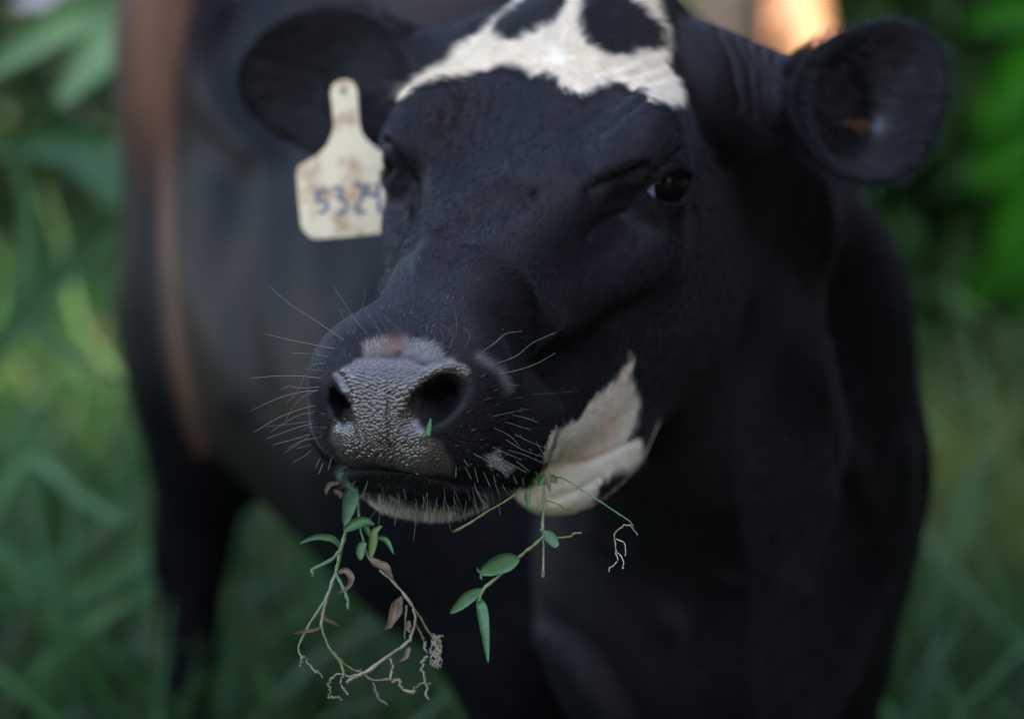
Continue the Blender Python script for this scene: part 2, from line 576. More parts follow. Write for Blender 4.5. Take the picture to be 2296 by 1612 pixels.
def muzzle_cells(q):
    """pebbled nose skin: ridges fanning out of the philtrum; returns 0..1 height"""
    s_, t_ = np.abs(q[:, 1]), (q[:, 2] - q[:, 0]) * .75
    wob = np.stack([fbm(q, 90, 2), fbm(q + 5, 90, 2)], 1) * .0024
    low = sstep(.005, -.025, (q[:, 2] + .082))
    k = .35 + .55 * low
    c = t_ - k * s_ + wob[:, 0]
    al = s_ + k * t_ + wob[:, 1]
    side = np.where(q[:, 1] > 0, 0, 57)
    U = np.stack([c / .0028, al / .0058], 1)
    U[:, 1] += side
    i0 = np.floor(U).astype(int)
    F1 = np.full(len(U), 9.0); F2 = np.full(len(U), 9.0)
    for dx in (-1, 0, 1):
        for dy in (-1, 0, 1):
            c_ = i0 + (dx, dy)
            h1 = _lat[c_[:, 0] & 31, c_[:, 1] & 31, 5]; h2 = _lat[c_[:, 0] & 31, c_[:, 1] & 31, 9]
            d = np.hypot(c_[:, 0] + .1 + .8 * h1 - U[:, 0], c_[:, 1] + .1 + .8 * h2 - U[:, 1])
            F2 = np.minimum(F2, np.maximum(F1, d)); F1 = np.minimum(F1, d)
    return sstep(.02, .30, F2 - F1)


def face_info(V, N):
    X, Y, d = to_px(V)
    view = (Cw - V); view /= np.linalg.norm(view, axis=1)[:, None]
    return X, Y, d, (N * view).sum(1)


def masks(V, N):
    X, Y, d, fac = face_info(V, N)
    q = to_head(V)
    jit = fbm(V, 300, 3) * 15 + fbm(V, 70, 2) * 8
    fr = sstep(-.25, .05, fac)
    onhead = (d < 1.95) & (q[:, 0] > -.1)
    bl = np.minimum(1, sstep(3, -3, poly_sd(X, Y, BLAZE) + jit) * onhead)
    bl = bl * (1 - sstep(3, -3, poly_sd(X, Y, HOLE1) + jit)) * (1 - sstep(3, -3, poly_sd(X, Y, HOLE2) + jit)) * (fac > -.3)
    jw = sstep(3, -3, poly_sd(X, Y, JAWP) + jit) * (d < 1.9) * (fac > -.3) * sstep(-.052, -.042, q[:, 1] - .0)
    jw = np.maximum(jw, (q[:, 0] > .05) * (q[:, 0] < .30) * sstep(-.222, -.232, q[:, 2]) * (d < 1.9) * (fac < .1))
    jw = jw * np.where(q[:, 0] > .365, .25 + .75 * sstep(-.3, .3, fbm(V, 110, 3)), 1)
    pad = sstep(10, -9, poly_sd(X, Y, PADP) + fbm(V, 110, 3) * 14) * (q[:, 0] > .40) * sstep(0, .2, fac)
    return X, Y, d, fac, q, bl, jw, pad


BLACK = np.array([.0042, .0043, .0058])


def coat(V, N, hair=False):
    X, Y, d, fac, q, bl, jw, pad = masks(V, N)
    n1 = fbm(V, 6, 3)[:, None]; n2 = fbm(V, 45, 3)[:, None]
    col = BLACK * (1 + .35 * n1 + .3 * n2)
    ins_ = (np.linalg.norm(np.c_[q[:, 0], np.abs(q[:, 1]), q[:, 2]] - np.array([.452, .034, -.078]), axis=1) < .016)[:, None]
    # rusty tint on flank, back and rump
    wb = sstep(-.1, .35, fbm(V * (1, 1, .6) + 3, 5, 3) + .45 * sstep(260, 0, Y) * sstep(520, 760, X) * (X < 1200))[:, None] * (d > 2.1)[:, None] * sstep(1120, 850, Y)[:, None]
    col = col * (1 - wb) + np.array([.030, .016, .012]) * wb
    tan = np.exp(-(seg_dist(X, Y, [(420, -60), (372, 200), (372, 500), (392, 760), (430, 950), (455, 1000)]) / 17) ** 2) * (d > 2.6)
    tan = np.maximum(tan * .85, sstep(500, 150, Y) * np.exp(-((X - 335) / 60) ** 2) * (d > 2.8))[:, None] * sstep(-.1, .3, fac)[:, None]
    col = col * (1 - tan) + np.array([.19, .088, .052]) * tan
    cream = np.array([.93, .79, .62]) * (1 + .12 * n2)
    col = col * (1 - bl[:, None]) + cream * bl[:, None]
    jc = np.array([.68, .60, .49]) * (1 + .12 * n2)
    pk = np.exp(-(seg_dist(X, Y, [(1400, 850), (1360, 930), (1370, 985), (1290, 1035)]) / 16) ** 2)[:, None] * .6
    jc = jc * (1 - pk) + np.array([.72, .50, .40]) * pk
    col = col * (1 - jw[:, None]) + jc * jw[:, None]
    # pale spots round the nose
    mz = (q[:, 0] > .36) & (fac > 0)
    sp = fbm(V, 150, 3) * 14
    for poly, c, am, sf in ((NOSE1, (.62, .50, .42), .62 if hair else .2, 12), (NOSE2, (.60, .56, .54), .62 if hair else .2, 14), (FLEWP, (.60, .61, .63), .8 if hair else .25, 6)):
        m = sstep(sf, -4, poly_sd(X, Y, poly) + sp) * am * mz
        col = col * (1 - m[:, None]) + np.array(c) * m[:, None]
    m = np.exp(-(((X - 888) / 26) ** 2 + ((Y - 770) / 22) ** 2)) * .7 * mz
    col = col * (1 - m[:, None]) + np.array([.16, .07, .045]) * m[:, None]
    dirt = sstep(.22, .5, fbm(V, 85, 3))[:, None] * (d < 1.95)[:, None] * .35 * (1 - bl[:, None]) * (1 - jw[:, None])
    if hair:
        col = col * (1 - dirt) + np.array([.030, .018, .012]) * dirt
    m = np.exp(-(seg_dist(X, Y, [(1075, 800), (1120, 830), (1140, 870)]) / 12) ** 2) * .35 * mz
    col = col * (1 - m[:, None]) + np.array([.3, .3, .32]) * m[:, None]
    # inner ear spots
    for cx, cy, rx, ry, c in ((1966, 280, 14, 22, (.17, .19, .22)), (1918, 276, 26, 9, (.42, .18, .09))):
        m = np.exp(-(((X - cx) / rx) ** 2 + ((Y - cy) / ry) ** 2) ** 1.5) * (d < 1.95) * (fac > 0) * .8
        col = col * (1 - m[:, None]) + np.array(c) * m[:, None]
    if not hair:
        pc = np.array([.046, .036, .031]) * (1 + .3 * n2) + .03 * sstep(.0, .4, fbm(V, 60, 2))[:, None] + np.array([.060, .048, .042]) * (sstep(835, 800, Y) * (.6 + .6 * fbm(V, 160, 2)))[:, None]
        col = col * (1 - pad[:, None]) + pc * pad[:, None]
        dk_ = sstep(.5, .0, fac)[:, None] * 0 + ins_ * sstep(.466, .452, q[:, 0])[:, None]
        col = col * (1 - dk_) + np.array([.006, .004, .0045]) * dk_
    return np.clip(col, .002, 1), pad


# ------------------------------------------------------------------ the cow
hs = .0024
HB_LO = np.array([-.33, 1.30, .74]); HB_HI = np.array([.36, 2.02, 1.24])
V1, Q1 = build_sdf(sdf_cow, HB_LO, HB_HI, hs)
V1 = smooth_v(V1, Q1, 2, .5)
V2, Q2 = build_sdf(sdf_cow, (-.75, 1.25, -.03), (.65, 3.6, 1.45), .012, 4)
V2 = smooth_v(V2, Q2, 3, .5)
cq = V2[Q2].mean(1)
ins = np.all((cq > HB_LO + .012) & (cq < HB_HI - .012), axis=1)
Q2 = Q2[~ins]

N1 = vnormals(V1, Q1)


def folds(V, Q):
    N = vnormals(V, Q)
    X, Y, d, fac = face_info(V, N)
    dis = np.zeros(len(V))
    for pts, wd, mm in FOLDS:
        dis += mm * .001 * (np.exp(-(seg_dist(X, Y, pts) / wd) ** 2) - .5 * np.exp(-(seg_dist(X, Y, [(x + wd * 1.7, y) for x, y in pts]) / wd) ** 2))
    return V + N * (dis * sstep(0, .3, fac) * sstep(1.86, 1.95, d))[:, None]


V1 = folds(V1, Q1)
V2 = folds(V2, Q2)
N1 = vnormals(V1, Q1)


def relief(V, N):
    X, Y, d, fac = face_info(V, N)
    w = sstep(-.05, .25, fac) * (d < 1.98)
    dis = np.zeros(len(V))
    for pts, wd, mm in GROOVES:
        dis -= mm * .001 * np.exp(-(seg_dist(X, Y, pts) / wd) ** 2)
    for pts, wd, mm in RIDGES:
        dis += mm * .001 * np.exp(-(seg_dist(X, Y, pts) / wd) ** 2)
    dis += fbm(V, 28, 2) * .0003
    return V + N * (dis * w)[:, None]


# finer faces over the nose pad
X1, Y1, d1, f1 = face_info(V1, N1)
q1 = to_head(V1)
near = (poly_sd(X1, Y1, PADP) < 22) & (f1 > -.1) & (q1[:, 0] > .37) & (d1 < 1.6)
selq = near[Q1].all(1)
V1 = relief(V1, N1)
N1 = vnormals(V1, Q1)
wv = np.zeros(len(V1)); cntv = np.zeros(len(V1))
for k in range(4):
    cntv += np.bincount(Q1[:, k], minlength=len(V1)); wv += np.bincount(Q1[:, k], selq.astype(float), len(V1))
wv = (wv == cntv).astype(float)
wv0 = wv.copy()
for _ in range(3):
    nb_ = np.ones(len(V1))
    for k in range(4):
        np.minimum.at(nb_, Q1[:, k], wv[Q1].min(1))
    wv = (wv + nb_) * .5 * wv0
K = 5
qs = Q1[selq]
tt = np.linspace(0, 1, K + 1)
U_, W_ = np.meshgrid(tt, tt, indexing='ij')
w4 = np.stack([(1 - U_) * (1 - W_), U_ * (1 - W_), U_ * W_, (1 - U_) * W_], -1).reshape(-1, 4)
PV = np.einsum('kc,qcx->qkx', w4, V1[qs]).reshape(-1, 3)
PN = np.einsum('kc,qcx->qkx', w4, N1[qs]).reshape(-1, 3)
PW = np.einsum('kc,qc->qk', w4, wv[qs]).reshape(-1)
ii = np.arange((K + 1) ** 2).reshape(K + 1, K + 1)
lq = np.stack([ii[:-1, :-1], ii[1:, :-1], ii[1:, 1:], ii[:-1, 1:]], -1).reshape(-1, 4)
PQ = (np.arange(len(qs))[:, None, None] * (K + 1) ** 2 + lq[None]).reshape(-1, 4)
_, uidx, inv = np.unique(np.round(PV * 2e5).astype(np.int64), axis=0, return_index=True, return_inverse=True)
PV, PN, PW = PV[uidx], PN[uidx], PW[uidx]
PQ = inv.reshape(-1)[PQ]
PN /= np.linalg.norm(PN, axis=1)[:, None]
# which fine vertices are inside (away from the region edge)
Xp, Yp, dp, fp = face_info(PV, PN)
wi = sstep(0, .8, PW)
PVs = smooth_v(PV, PQ, 6, .5)
PV = PV + (PVs - PV) * wi[:, None]
PN = vnormals(PV, PQ)
_, _, _, _, qp, _, _, padp = masks(PV, PN)
hcell = muzzle_cells(qp)
side_flat = sstep(.030, .018, np.abs(qp[:, 1] - .0)) * .55 + .45
topflat = sstep(-.050, -.062, qp[:, 2]) * .8 + .2
PV = PV + PN * ((hcell - .7) * .0009 * padp * side_flat * topflat * wi - .0011 * np.exp(-(seg_dist(Xp, Yp, [(872, 880), (868, 940), (872, 990), (884, 1045)]) / 3.2) ** 2) * wi * padp + fbm(PV, 700, 2) * .00012 * padp * wi)[:, None]
Q1b = Q1[~selq]
nv1 = len(V1)
V = np.r_[V1, PV, V2]
Q = np.r_[Q1b, PQ + nv1, Q2 + nv1 + len(PV)]
used = np.zeros(len(V), bool); used[Q.ravel()] = True
remap = np.cumsum(used) - 1
V = V[used]; Q = remap[Q]
N = vnormals(V, Q)
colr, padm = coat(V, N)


def cow_material():
    m, nt, b = new_mat("cow hide")
    L = nt.links.new
    at = nt.nodes.new("ShaderNodeAttribute"); at.attribute_name = "coat"
    pa = nt.nodes.new("ShaderNodeAttribute"); pa.attribute_name = "pad"
    L(at.outputs["Color"], b.inputs["Base Color"])
    b.inputs["Specular Tint"].default_value = (1.0, .86, .93, 1)
    no = nt.nodes.new("ShaderNodeTexNoise"); no.inputs["Scale"].default_value = 900; no.inputs["Detail"].default_value = 3
    tc = nt.nodes.new("ShaderNodeTexCoord"); L(tc.outputs["Object"], no.inputs["Vector"])
    n2 = nt.nodes.new("ShaderNodeTexNoise"); n2.inputs["Scale"].default_value = 70; n2.inputs["Detail"].default_value = 4
    L(tc.outputs["Object"], n2.inputs["Vector"])
    mr = nt.nodes.new("ShaderNodeMapRange")
    mr.inputs["From Min"].default_value = 0.35; mr.inputs["From Max"].default_value = 0.65
    mr.inputs["To Min"].default_value = 0.16; mr.inputs["To Max"].default_value = 0.38
    cw = nt.nodes.new("ShaderNodeMath"); cw.operation = "MULTIPLY"; cw.inputs[1].default_value = 1.0; L(pa.outputs["Fac"], cw.inputs[0]); L(cw.outputs[0], b.inputs["Coat Weight"]); b.inputs["Coat Roughness"].default_value = .16
    L(n2.outputs["Fac"], mr.inputs["Value"])
    mx = nt.nodes.new("ShaderNodeMix"); mx.data_type = 'FLOAT'
    L(pa.outputs["Fac"], mx.inputs[0]); mx.inputs[2].default_value = .56; L(mr.outputs[0], mx.inputs[3])
    L(mx.outputs[0], b.inputs["Roughness"])
    sp_ = nt.nodes.new("ShaderNodeMapRange"); sp_.inputs["To Min"].default_value = .09; sp_.inputs["To Max"].default_value = .75
    L(pa.outputs["Fac"], sp_.inputs["Value"]); sa_ = nt.nodes.new("ShaderNodeAttribute"); sa_.attribute_name = "gloss"
    ad_ = nt.nodes.new("ShaderNodeMath"); ad_.operation = 'ADD'
    L(sp_.outputs[0], ad_.inputs[0]); L(sa_.outputs["Fac"], ad_.inputs[1]); L(ad_.outputs[0], b.inputs["Specular IOR Level"])
    bp = nt.nodes.new("ShaderNodeBump"); bp.inputs["Strength"].default_value = .35; bp.inputs["Distance"].default_value = .0006
    L(no.outputs["Fac"], bp.inputs["Height"]); L(bp.outputs[0], b.inputs["Normal"])
    b.inputs["Specular IOR Level"].default_value = .17
    return m


hide = cow_material()
cow = empty("cow", (0.05, 2.3, 0))
tag(cow, "black cow with cream forehead blaze and jaw patch, chewing weeds and facing the camera", "cow")
body = mesh_np("body", V, Q, hide, cow, True, {"coat": ('FLOAT_COLOR', colr), "pad": ('FLOAT', padm), "gloss": ('FLOAT', sstep(2.15, 1.85, to_px(V)[2]) * .22)})


# eyes: ball (sclera) > iris, pupil
def cap_mesh(name, c, ax, r, ang, mat, parent, bulge=0.0, sx=1.0, up=None, rings=10, seg=36):
    ax = unit(ax)
    up = unit(np.cross(ax, [0, 0, 1.0])) if up is None else unit(up - ax * (up @ ax))
    sd = np.cross(ax, up)
    Vv = [c + ax * (r + bulge)]
    for i in range(1, rings + 1):
        t = ang * i / rings
        b = bulge * (1 - (i / rings) ** 2)
        for j in range(seg):
            f_ = 2 * math.pi * j / seg
            dirv = ax * math.cos(t) + math.sin(t) * (up * math.cos(f_) + sd * math.sin(f_) * sx)
            Vv.append(c + unit(dirv) * (r + b))
    F_ = []
    for i in range(1, rings):
        for j in range(seg):
            a = 1 + (i - 1) * seg + j; b = 1 + (i - 1) * seg + (j + 1) % seg
            F_.append((a, a + seg, b + seg, b))
    me = bpy.data.meshes.new(name)
    me.from_pydata([tuple(v) for v in Vv], [], [(0, 1 + j, 1 + (j + 1) % seg) for j in range(seg)] + F_)
    me.materials.append(mat)
    me.polygons.foreach_set("use_smooth", [True] * len(me.polygons))
    o = link(name, me, parent)
    bmx = bmesh.new(); bmx.from_mesh(me); bmesh.ops.recalc_face_normals(bmx, faces=bmx.faces); bmx.to_mesh(me); bmx.free()
    return o


m_sclera = simple_mat("eye white", (.34, .42, .62), .12, .5, .05, 60)
m_iris = simple_mat("iris", (.004, .003, .003), .09, .22, .4, 220)
m_pupil = simple_mat("pupil", (.003, .003, .004), .02, .7, .1, 50)
for sg in (1, -1):
    mir = np.array([1, sg, 1.0])
    c = HO + HW @ (EYE_C * mir)
    e3 = HW @ (EYE_3 * mir); e1 = HW @ (EYE_1 * mir); e2 = HW @ (EYE_2 * mir)
    gz = unit(e3 + .16 * e1 + .02 * e2)
    ball = cap_mesh("eyeball", c, e3, .0236, math.pi * .97, m_sclera, cow, rings=24)
    cap_mesh("iris", c, gz, .0239, .84, m_iris, ball, .0012)
    cap_mesh("pupil", c, gz, .0242, .30, m_pupil, ball, .0014, sx=.8, up=e1)

# ------------------------------------------------------------------ hair
def hair_material():
    m, nt, b = new_mat("hair")
    at = nt.nodes.new("ShaderNodeAttribute"); at.attribute_name = "tint"
    nt.links.new(at.outputs["Color"], b.inputs["Base Color"])
    b.inputs["Roughness"].default_value = .34
    b.inputs["Specular Tint"].default_value = (1.0, .88, .98, 1)
    b.inputs["Specular IOR Level"].default_value = .47
    return m


m_hair = hair_material()


def curves_obj(name, pts, rad, cols, mat, parent):
    """pts (n,k,3), rad (n,k), cols (n,3)"""
    n, k = pts.shape[:2]
    hc = bpy.data.hair_curves.new(name)
    hc.add_curves([k] * n)
    hc.attributes["position"].data.foreach_set("vector", pts.astype(np.float32).ravel())
    ra = hc.attributes.get("radius") or hc.attributes.new("radius", 'FLOAT', 'POINT')
    ra.data.foreach_set("value", rad.astype(np.float32).ravel())
    ca = hc.attributes.new("tint", 'FLOAT_COLOR', 'CURVE')
    ca.data.foreach_set("color", np.c_[cols, np.ones(n)].astype(np.float32).ravel())
    hc.materials.append(mat)
    return link(name, hc, parent)


def sample_surface(weightfn, n):
    T = np.r_[Q[:, [0, 1, 2]], Q[:, [0, 2, 3]]]
    A_ = V[T]
    nn = np.cross(A_[:, 1] - A_[:, 0], A_[:, 2] - A_[:, 0])
    ar = np.linalg.norm(nn, axis=1) * .5
    cen = A_.mean(1)
    w = ar * weightfn(cen, nn / (2 * ar[:, None] + 1e-12))
    cs = np.cumsum(w); r = rng.random(n) * cs[-1]
    t = np.searchsorted(cs, r)
    u = rng.random((n, 2)); fl = u.sum(1) > 1; u[fl] = 1 - u[fl]
    wts = np.c_[1 - u.sum(1), u]
    p = np.einsum('nk,nkx->nx', wts, A_[t])
    nr = np.einsum('nk,nkx->nx', wts, N[T[t]])
    pdv = (wts * padm[T[t]]).sum(1)
    return p, nr / np.linalg.norm(nr, axis=1)[:, None], pdv


def hair_flow(p, nr):
    q = to_head(p)
    g = q - np.array([.125, 0, .0])
    g = g / (np.linalg.norm(g, axis=1)[:, None] + 1e-6)
    out = g.copy()
    out[:, 0] += .6
    mz = sstep(.36, .41, q[:, 0])[:, None]
    m = q - np.array([.46, 0, -.095]); m /= np.linalg.norm(m, axis=1)[:, None] + 1e-6
    m[:, 2] -= .6 * (q[:, 2] < -.125)
    # turn the lie of the hair smoothly between face and muzzle
    rt = sstep(.29, .37, q[:, 0]) * math.pi
    fwd = np.stack([np.cos(rt), np.sin(rt) * np.tanh(q[:, 1] / .02) * .8, -.1 + 0 * rt], 1)
    far_ = sstep(.24, .29, q[:, 0])[:, None]
    out = out * (1 - far_) + fwd * far_
    out = out * (1 - mz) + m * mz
    lipw = sstep(-.13, -.145, q[:, 2])[:, None] * mz
    out = out * (1 - lipw) + np.array([-.1, 0, -1.0]) * lipw
    X, Y, d = to_px(p)
    er = (d > 1.70) & (np.abs(q[:, 1]) > .12)
    out[er] = np.c_[np.zeros(er.sum()), np.sign(q[er, 1]), np.zeros(er.sum())]
    w = out @ HW.T
    w += np.stack([fbm(p + 3 * k, 14, 2) for k in range(3)], 1) * .09
    w -= nr * (w * nr).sum(1)[:, None]
    return w / (np.linalg.norm(w, axis=1)[:, None] + 1e-9), q


if True:
    NH = 230000

    def wf(c, n_):
        X, Y, d = to_px(c)
        q = to_head(c)
        view = Cw - c; view /= np.linalg.norm(view, axis=1)[:, None]
        f_ = (n_ * view).sum(1)
        w = sstep(2.35, 1.85, d) * sstep(-.45, -.1, f_) * 1.0
        w *= 1 + 2.2 * (q[:, 0] > .33) + 1.2 * (poly_sd(X, Y, BLAZE) < 15)
        return w
    hp, hn, hpad = sample_surface(wf, NH)
    keep = hpad < .15 + .7 * rng.random(len(hpad)) ** 2 * np.where(to_px(hp)[1] < 835, 1, .8)
    # none inside the nostrils, the mouth or the eye opening
    qh = to_head(hp)
    sdn = np.minimum(np.linalg.norm(np.c_[qh[:, 0], np.abs(qh[:, 1]), qh[:, 2]] - np.array([.458, .034, -.082]), axis=1), 1)
    keep &= sdn > .014
    t_ = np.c_[qh[:, 0], np.abs(qh[:, 1]), qh[:, 2]] - EYE_C
    keep &= ~((np.linalg.norm(t_, axis=1) < .025) & (np.hypot(t_ @ EYE_1 / 1.6, t_ @ EYE_2) < .0105))
    hp, hn = hp[keep], hn[keep]
    fl, qh = hair_flow(hp, hn)
    hc_, _ = coat(hp, hn, True)
    n = len(hp)
    X, Y, d = to_px(hp)
    ln = np.full(n, .0055)
    ln = np.where(qh[:, 0] > .36, .0036, ln)
    ln = np.where((qh[:, 0] > .37) & (qh[:, 2] < -.150), .0105, ln)
    inb = (poly_sd(X, Y, BLAZE) < 4)
    ln = np.where(inb, .0085, ln)
    ln = np.where((poly_sd(X, Y, JAWP) < 6) & (qh[:, 0] < .36), .0065, ln)
    ear = (np.abs(qh[:, 1]) > .14) & (d > 1.7)
    ln = np.where(ear, .013, ln)
    ln *= .7 + .6 * rng.random(n)
    lift = .28 + .25 * rng.random(n)
    lift = np.where(ear, .35, lift)
    rim = np.zeros(n)
    for (c_e, a1, a2, a3), r1_, r2_ in ((EAR_R, .070, .057), (EAR_L, .090, .067)):
        qe = hp - c_e
        x_ = qe @ a1 / r1_
        rd = np.sqrt(x_ ** 2 + (qe @ a2 / (r2_ * (1 - .18 * np.clip(x_, -1.2, 1.2)))) ** 2)
        rim = np.maximum(rim, sstep(.84, .97, rd) * (np.abs(qe @ a3) < .05) * (rd < 1.25))
        inner = (rd < .85) * (((hn * (Cw - hp)).sum(1)) > 0) * (np.abs(qe @ a3) < .05) * ear
        hc_ = np.where((inner > 0)[:, None] & (rng.random((n, 1)) < .22), np.array([.060, .058, .064]), hc_)
        ln = np.where(inner > 0, ln * 1.25, ln)
    lift = lift + rim * ear * .9
    side = np.cross(hn, fl)
    dirv = fl + hn * lift[:, None] + side * (rng.normal(0, .22, n) + ear * rng.normal(0, .35, n))[:, None]
    dirv /= np.linalg.norm(dirv, axis=1)[:, None]
    ts = np.array([0, .35, .7, 1.0])
    pts = hp[:, None] - hn[:, None] * .0004 + dirv[:, None] * (ts[None, :, None] * ln[:, None, None]) - hn[:, None] * (ts ** 2)[None, :, None] * (ln * .16)[:, None, None]
    r0 = np.where(qh[:, 0] > .33, .00010, .00016)
    rad = r0[:, None] * np.array([1, .9, .65, .15])[None]
    hc_ = hc_ * (.75 + .5 * rng.random(n))[:, None]
    # a few grey hairs about the muzzle and chin
    gh = (rng.random(n) < .014 * (qh[:, 0] > .36) + .35 * ((qh[:, 0] > .37) & (qh[:, 2] < -.165)))
    hc_[gh] = np.array([.30, .30, .31]) * (.5 + rng.random((gh.sum(), 1)))
    fur = curves_obj("fur", pts, rad, hc_, m_hair, cow)
    tag(fur, kind="stuff")

# whiskers, one object each
m_whisk = simple_mat("whisker", (.20, .19, .18), .4, .5, .2, 80)
VX, VY, VD = to_px(V)
vfac = ((Cw - V) * N).sum(1) > 0


def surf_depth(x, y, r=7, dmax=9):
    for rr in (r, 2 * r, 5 * r, 12 * r):
        m = (np.abs(VX - x) < rr) & (np.abs(VY - y) < rr) & vfac & (VD < dmax)
        if m.any(): return float(VD[m].min())
    return 1.5


def tube_mesh(name, pts, radii, mat, parent=None, seg=6, sub=5, wob=0):
    """smooth round tube through points"""
    pts = np.array(pts, float); radii = np.array(radii, float)
    n = len(pts)
    if n > 2 and sub > 1:
        tt = np.linspace(0, n - 1, (n - 1) * sub + 1)
        xs = np.arange(n)
        pts = np.stack([cr_cub(tt, pts[:, k]) for k in range(3)], 1)
        radii = np.interp(tt, xs, radii)
    n = len(pts)
    tg = np.gradient(pts, axis=0); tg /= np.linalg.norm(tg, axis=1)[:, None] + 1e-12
    ref = np.array([0.31, .2, .93])
    rings = []
    if wob:
        k1 = rng.normal(0, 1, (n, 3)); pts = pts + k1 * (radii * wob)[:, None]
        radii = radii * (1 + .22 * rng.normal(0, 1, n).clip(-1.5, 1.5))
    for i in range(n):
        a = unit(np.cross(tg[i], ref)); b = np.cross(tg[i], a)
        an = np.arange(seg) * 2 * math.pi / seg
        rings.append(pts[i] + radii[i] * (np.cos(an)[:, None] * a + np.sin(an)[:, None] * b))
    Vv = np.concatenate(rings)
    i = np.arange(n - 1)[:, None] * seg; j = np.arange(seg)[None]
    F_ = np.stack([i + j, i + (j + 1) % seg, i + seg + (j + 1) % seg, i + seg + j], -1).reshape(-1, 4)
    return mesh_np(name, Vv, F_, mat, parent)


def cr_cub(t, y):
    n = len(y)
    i = np.clip(np.floor(t).astype(int), 0, n - 2); f_ = t - i
    p0 = y[np.maximum(i - 1, 0)]; p1 = y[i]; p2 = y[i + 1]; p3 = y[np.minimum(i + 2, n - 1)]
    return .5 * (2 * p1 + (p2 - p0) * f_ + (2 * p0 - 5 * p1 + 4 * p2 - p3) * f_ ** 2 + (3 * p1 - p0 - 3 * p2 + p3) * f_ ** 3)


def cA(*p): return crop(550, 700, 3.223, p)
def cB(*p): return crop(700, 760, 2.985, p)
def cC(*p): return crop(1100, 760, 2.985, p)
WHISK = [
    (cA((935, 418), (700, 260), (500, 130), (350, 0)), 1.0), (cA((860, 488), (660, 450), (450, 405), (310, 370)), 1.3),
    (cA((815, 553), (700, 530), (510, 520)), 1.0), (cA((790, 605), (700, 612), (640, 670), (560, 830), (480, 915)), .9),
    (cA((770, 662), (620, 645)), .8), (cA((755, 720), (600, 703), (400, 703), (200, 720)), 1.4),
    (cA((740, 790), (600, 796), (500, 785), (440, 808)), 1.1), (cA((730, 815), (600, 828), (450, 865), (330, 915), (205, 975)), 1.3),
    (cA((730, 812), (620, 860), (540, 940), (470, 1060)), .9), (cA((705, 935), (570, 970), (400, 1040), (225, 1145)), 1.3),
    (cA((700, 985), (580, 1010), (470, 1070), (360, 1140)), 1.1), (cA((692, 1055), (520, 1080), (310, 1100)), .9),
    (cA((690, 1075), (560, 1110), (420, 1160), (325, 1195)), 1.2), (cA((668, 1158), (520, 1205), (370, 1245)), 1.3),
    (cA((665, 1165), (600, 1220), (460, 1310)), .9), (cA((668, 1243), (560, 1275)), 1.3), (cA((680, 1290), (600, 1345), (530, 1382)), 1.1),
    (cA((720, 1190), (600, 1215), (490, 1270)), 1.0), (cA((700, 1320), (650, 1395)), 1.2), (cA((720, 1340), (660, 1430)), 1.2),
    (cA((745, 1350), (712, 1425)), 1.2), (cA((768, 1390), (735, 1475)), 1.4), (cA((835, 1350), (810, 1440)), 1.0),
    (cA((790, 1110), (690, 1105), (600, 1125)), .6), (cA((760, 1185), (660, 1195), (560, 1190)), .6),
    (cA((1050, 415), (1000, 350), (890, 170)), .8), (cA((1110, 365), (1020, 250), (850, 0)), .8), (cA((1150, 440), (1090, 340), (960, 210), (890, 170)), .6),
    (cA((1035, 365), (1010, 290), (1065, 190), (1100, 90), (1095, 15)), .7), (cA((990, 390), (920, 310)), .8),
    (cB((690, 190), (640, 80), (570, 0)), .8), (cB((775, 255), (735, 150), (650, 0)), .6), (cB((870, 198), (800, 110), (700, 30)), .6),
    (cB((1008, 240), (1018, 170), (1022, 90)), .8), (cB((1075, 268), (1080, 220), (1078, 170)), .8), (cB((1118, 300), (1145, 210), (1115, 130)), .7),
    (cB((1183, 272), (1210, 200), (1170, 120), (1115, 95)), .9), (cB((1220, 218), (1240, 120), (1228, 0)), .9),
    (cB((1295, 272), (1332, 200), (1320, 140), (1280, 122)), .8), (cB((1420, 303), (1550, 200), (1600, 162), (1715, 145)), 1.0),
    (cB((1445, 278), (1520, 230), (1590, 165)), .9),
    (cC((340, 380), (480, 325), (600, 230), (770, 155)), 1.1), (cC((345, 458), (480, 430), (620, 385), (762, 305)), 1.1),
    (cC((420, 533), (500, 538)), .7), (cC((475, 632), (522, 630)), .8), (cC((508, 706), (570, 720)), 1.0),
    (cC((295, 768), (400, 745), (525, 718)), .7), (cC((450, 755), (540, 775), (632, 806)), 1.0), (cC((400, 805), (585, 865)), .7),
    (cC((315, 850), (430, 905), (505, 985)), .8), (cC((468, 895), (600, 960), (830, 1052)), .9), (cC((405, 935), (530, 1010), (750, 1085)), .9),
    (cC((305, 988), (420, 1040), (520, 1082)), .9), (cC((420, 1010), (550, 1050), (680, 1110)), .9), (cC((380, 1080), (555, 1175)), 1.0),
    (cC((480, 1090), (565, 1160)), 1.0), (cC((625, 950), (690, 1060), (775, 1170)), .8), (cC((95, 1075), (130, 1130)), 1.0),
    (cC((105, 1130), (150, 1220)), 1.0), (cC((175, 1140), (200, 1245)), 1.0), (cC((240, 1170), (290, 1280)), 1.1), (cC((165, 1035), (300, 1110), (430, 1215)), .9),
    (cC((455, 1195), (485, 1258)), 1.1), (cC((575, 1235), (592, 1298)), 1.1), (cC((620, 1170), (645, 1215)), 1.2), (cC((525, 1215), (535, 1270)), 1.0),
    (cC((40, 1130), (38, 1210)), 1.0), (cC((590, 605), (740, 598), (920, 582)), .4),
]
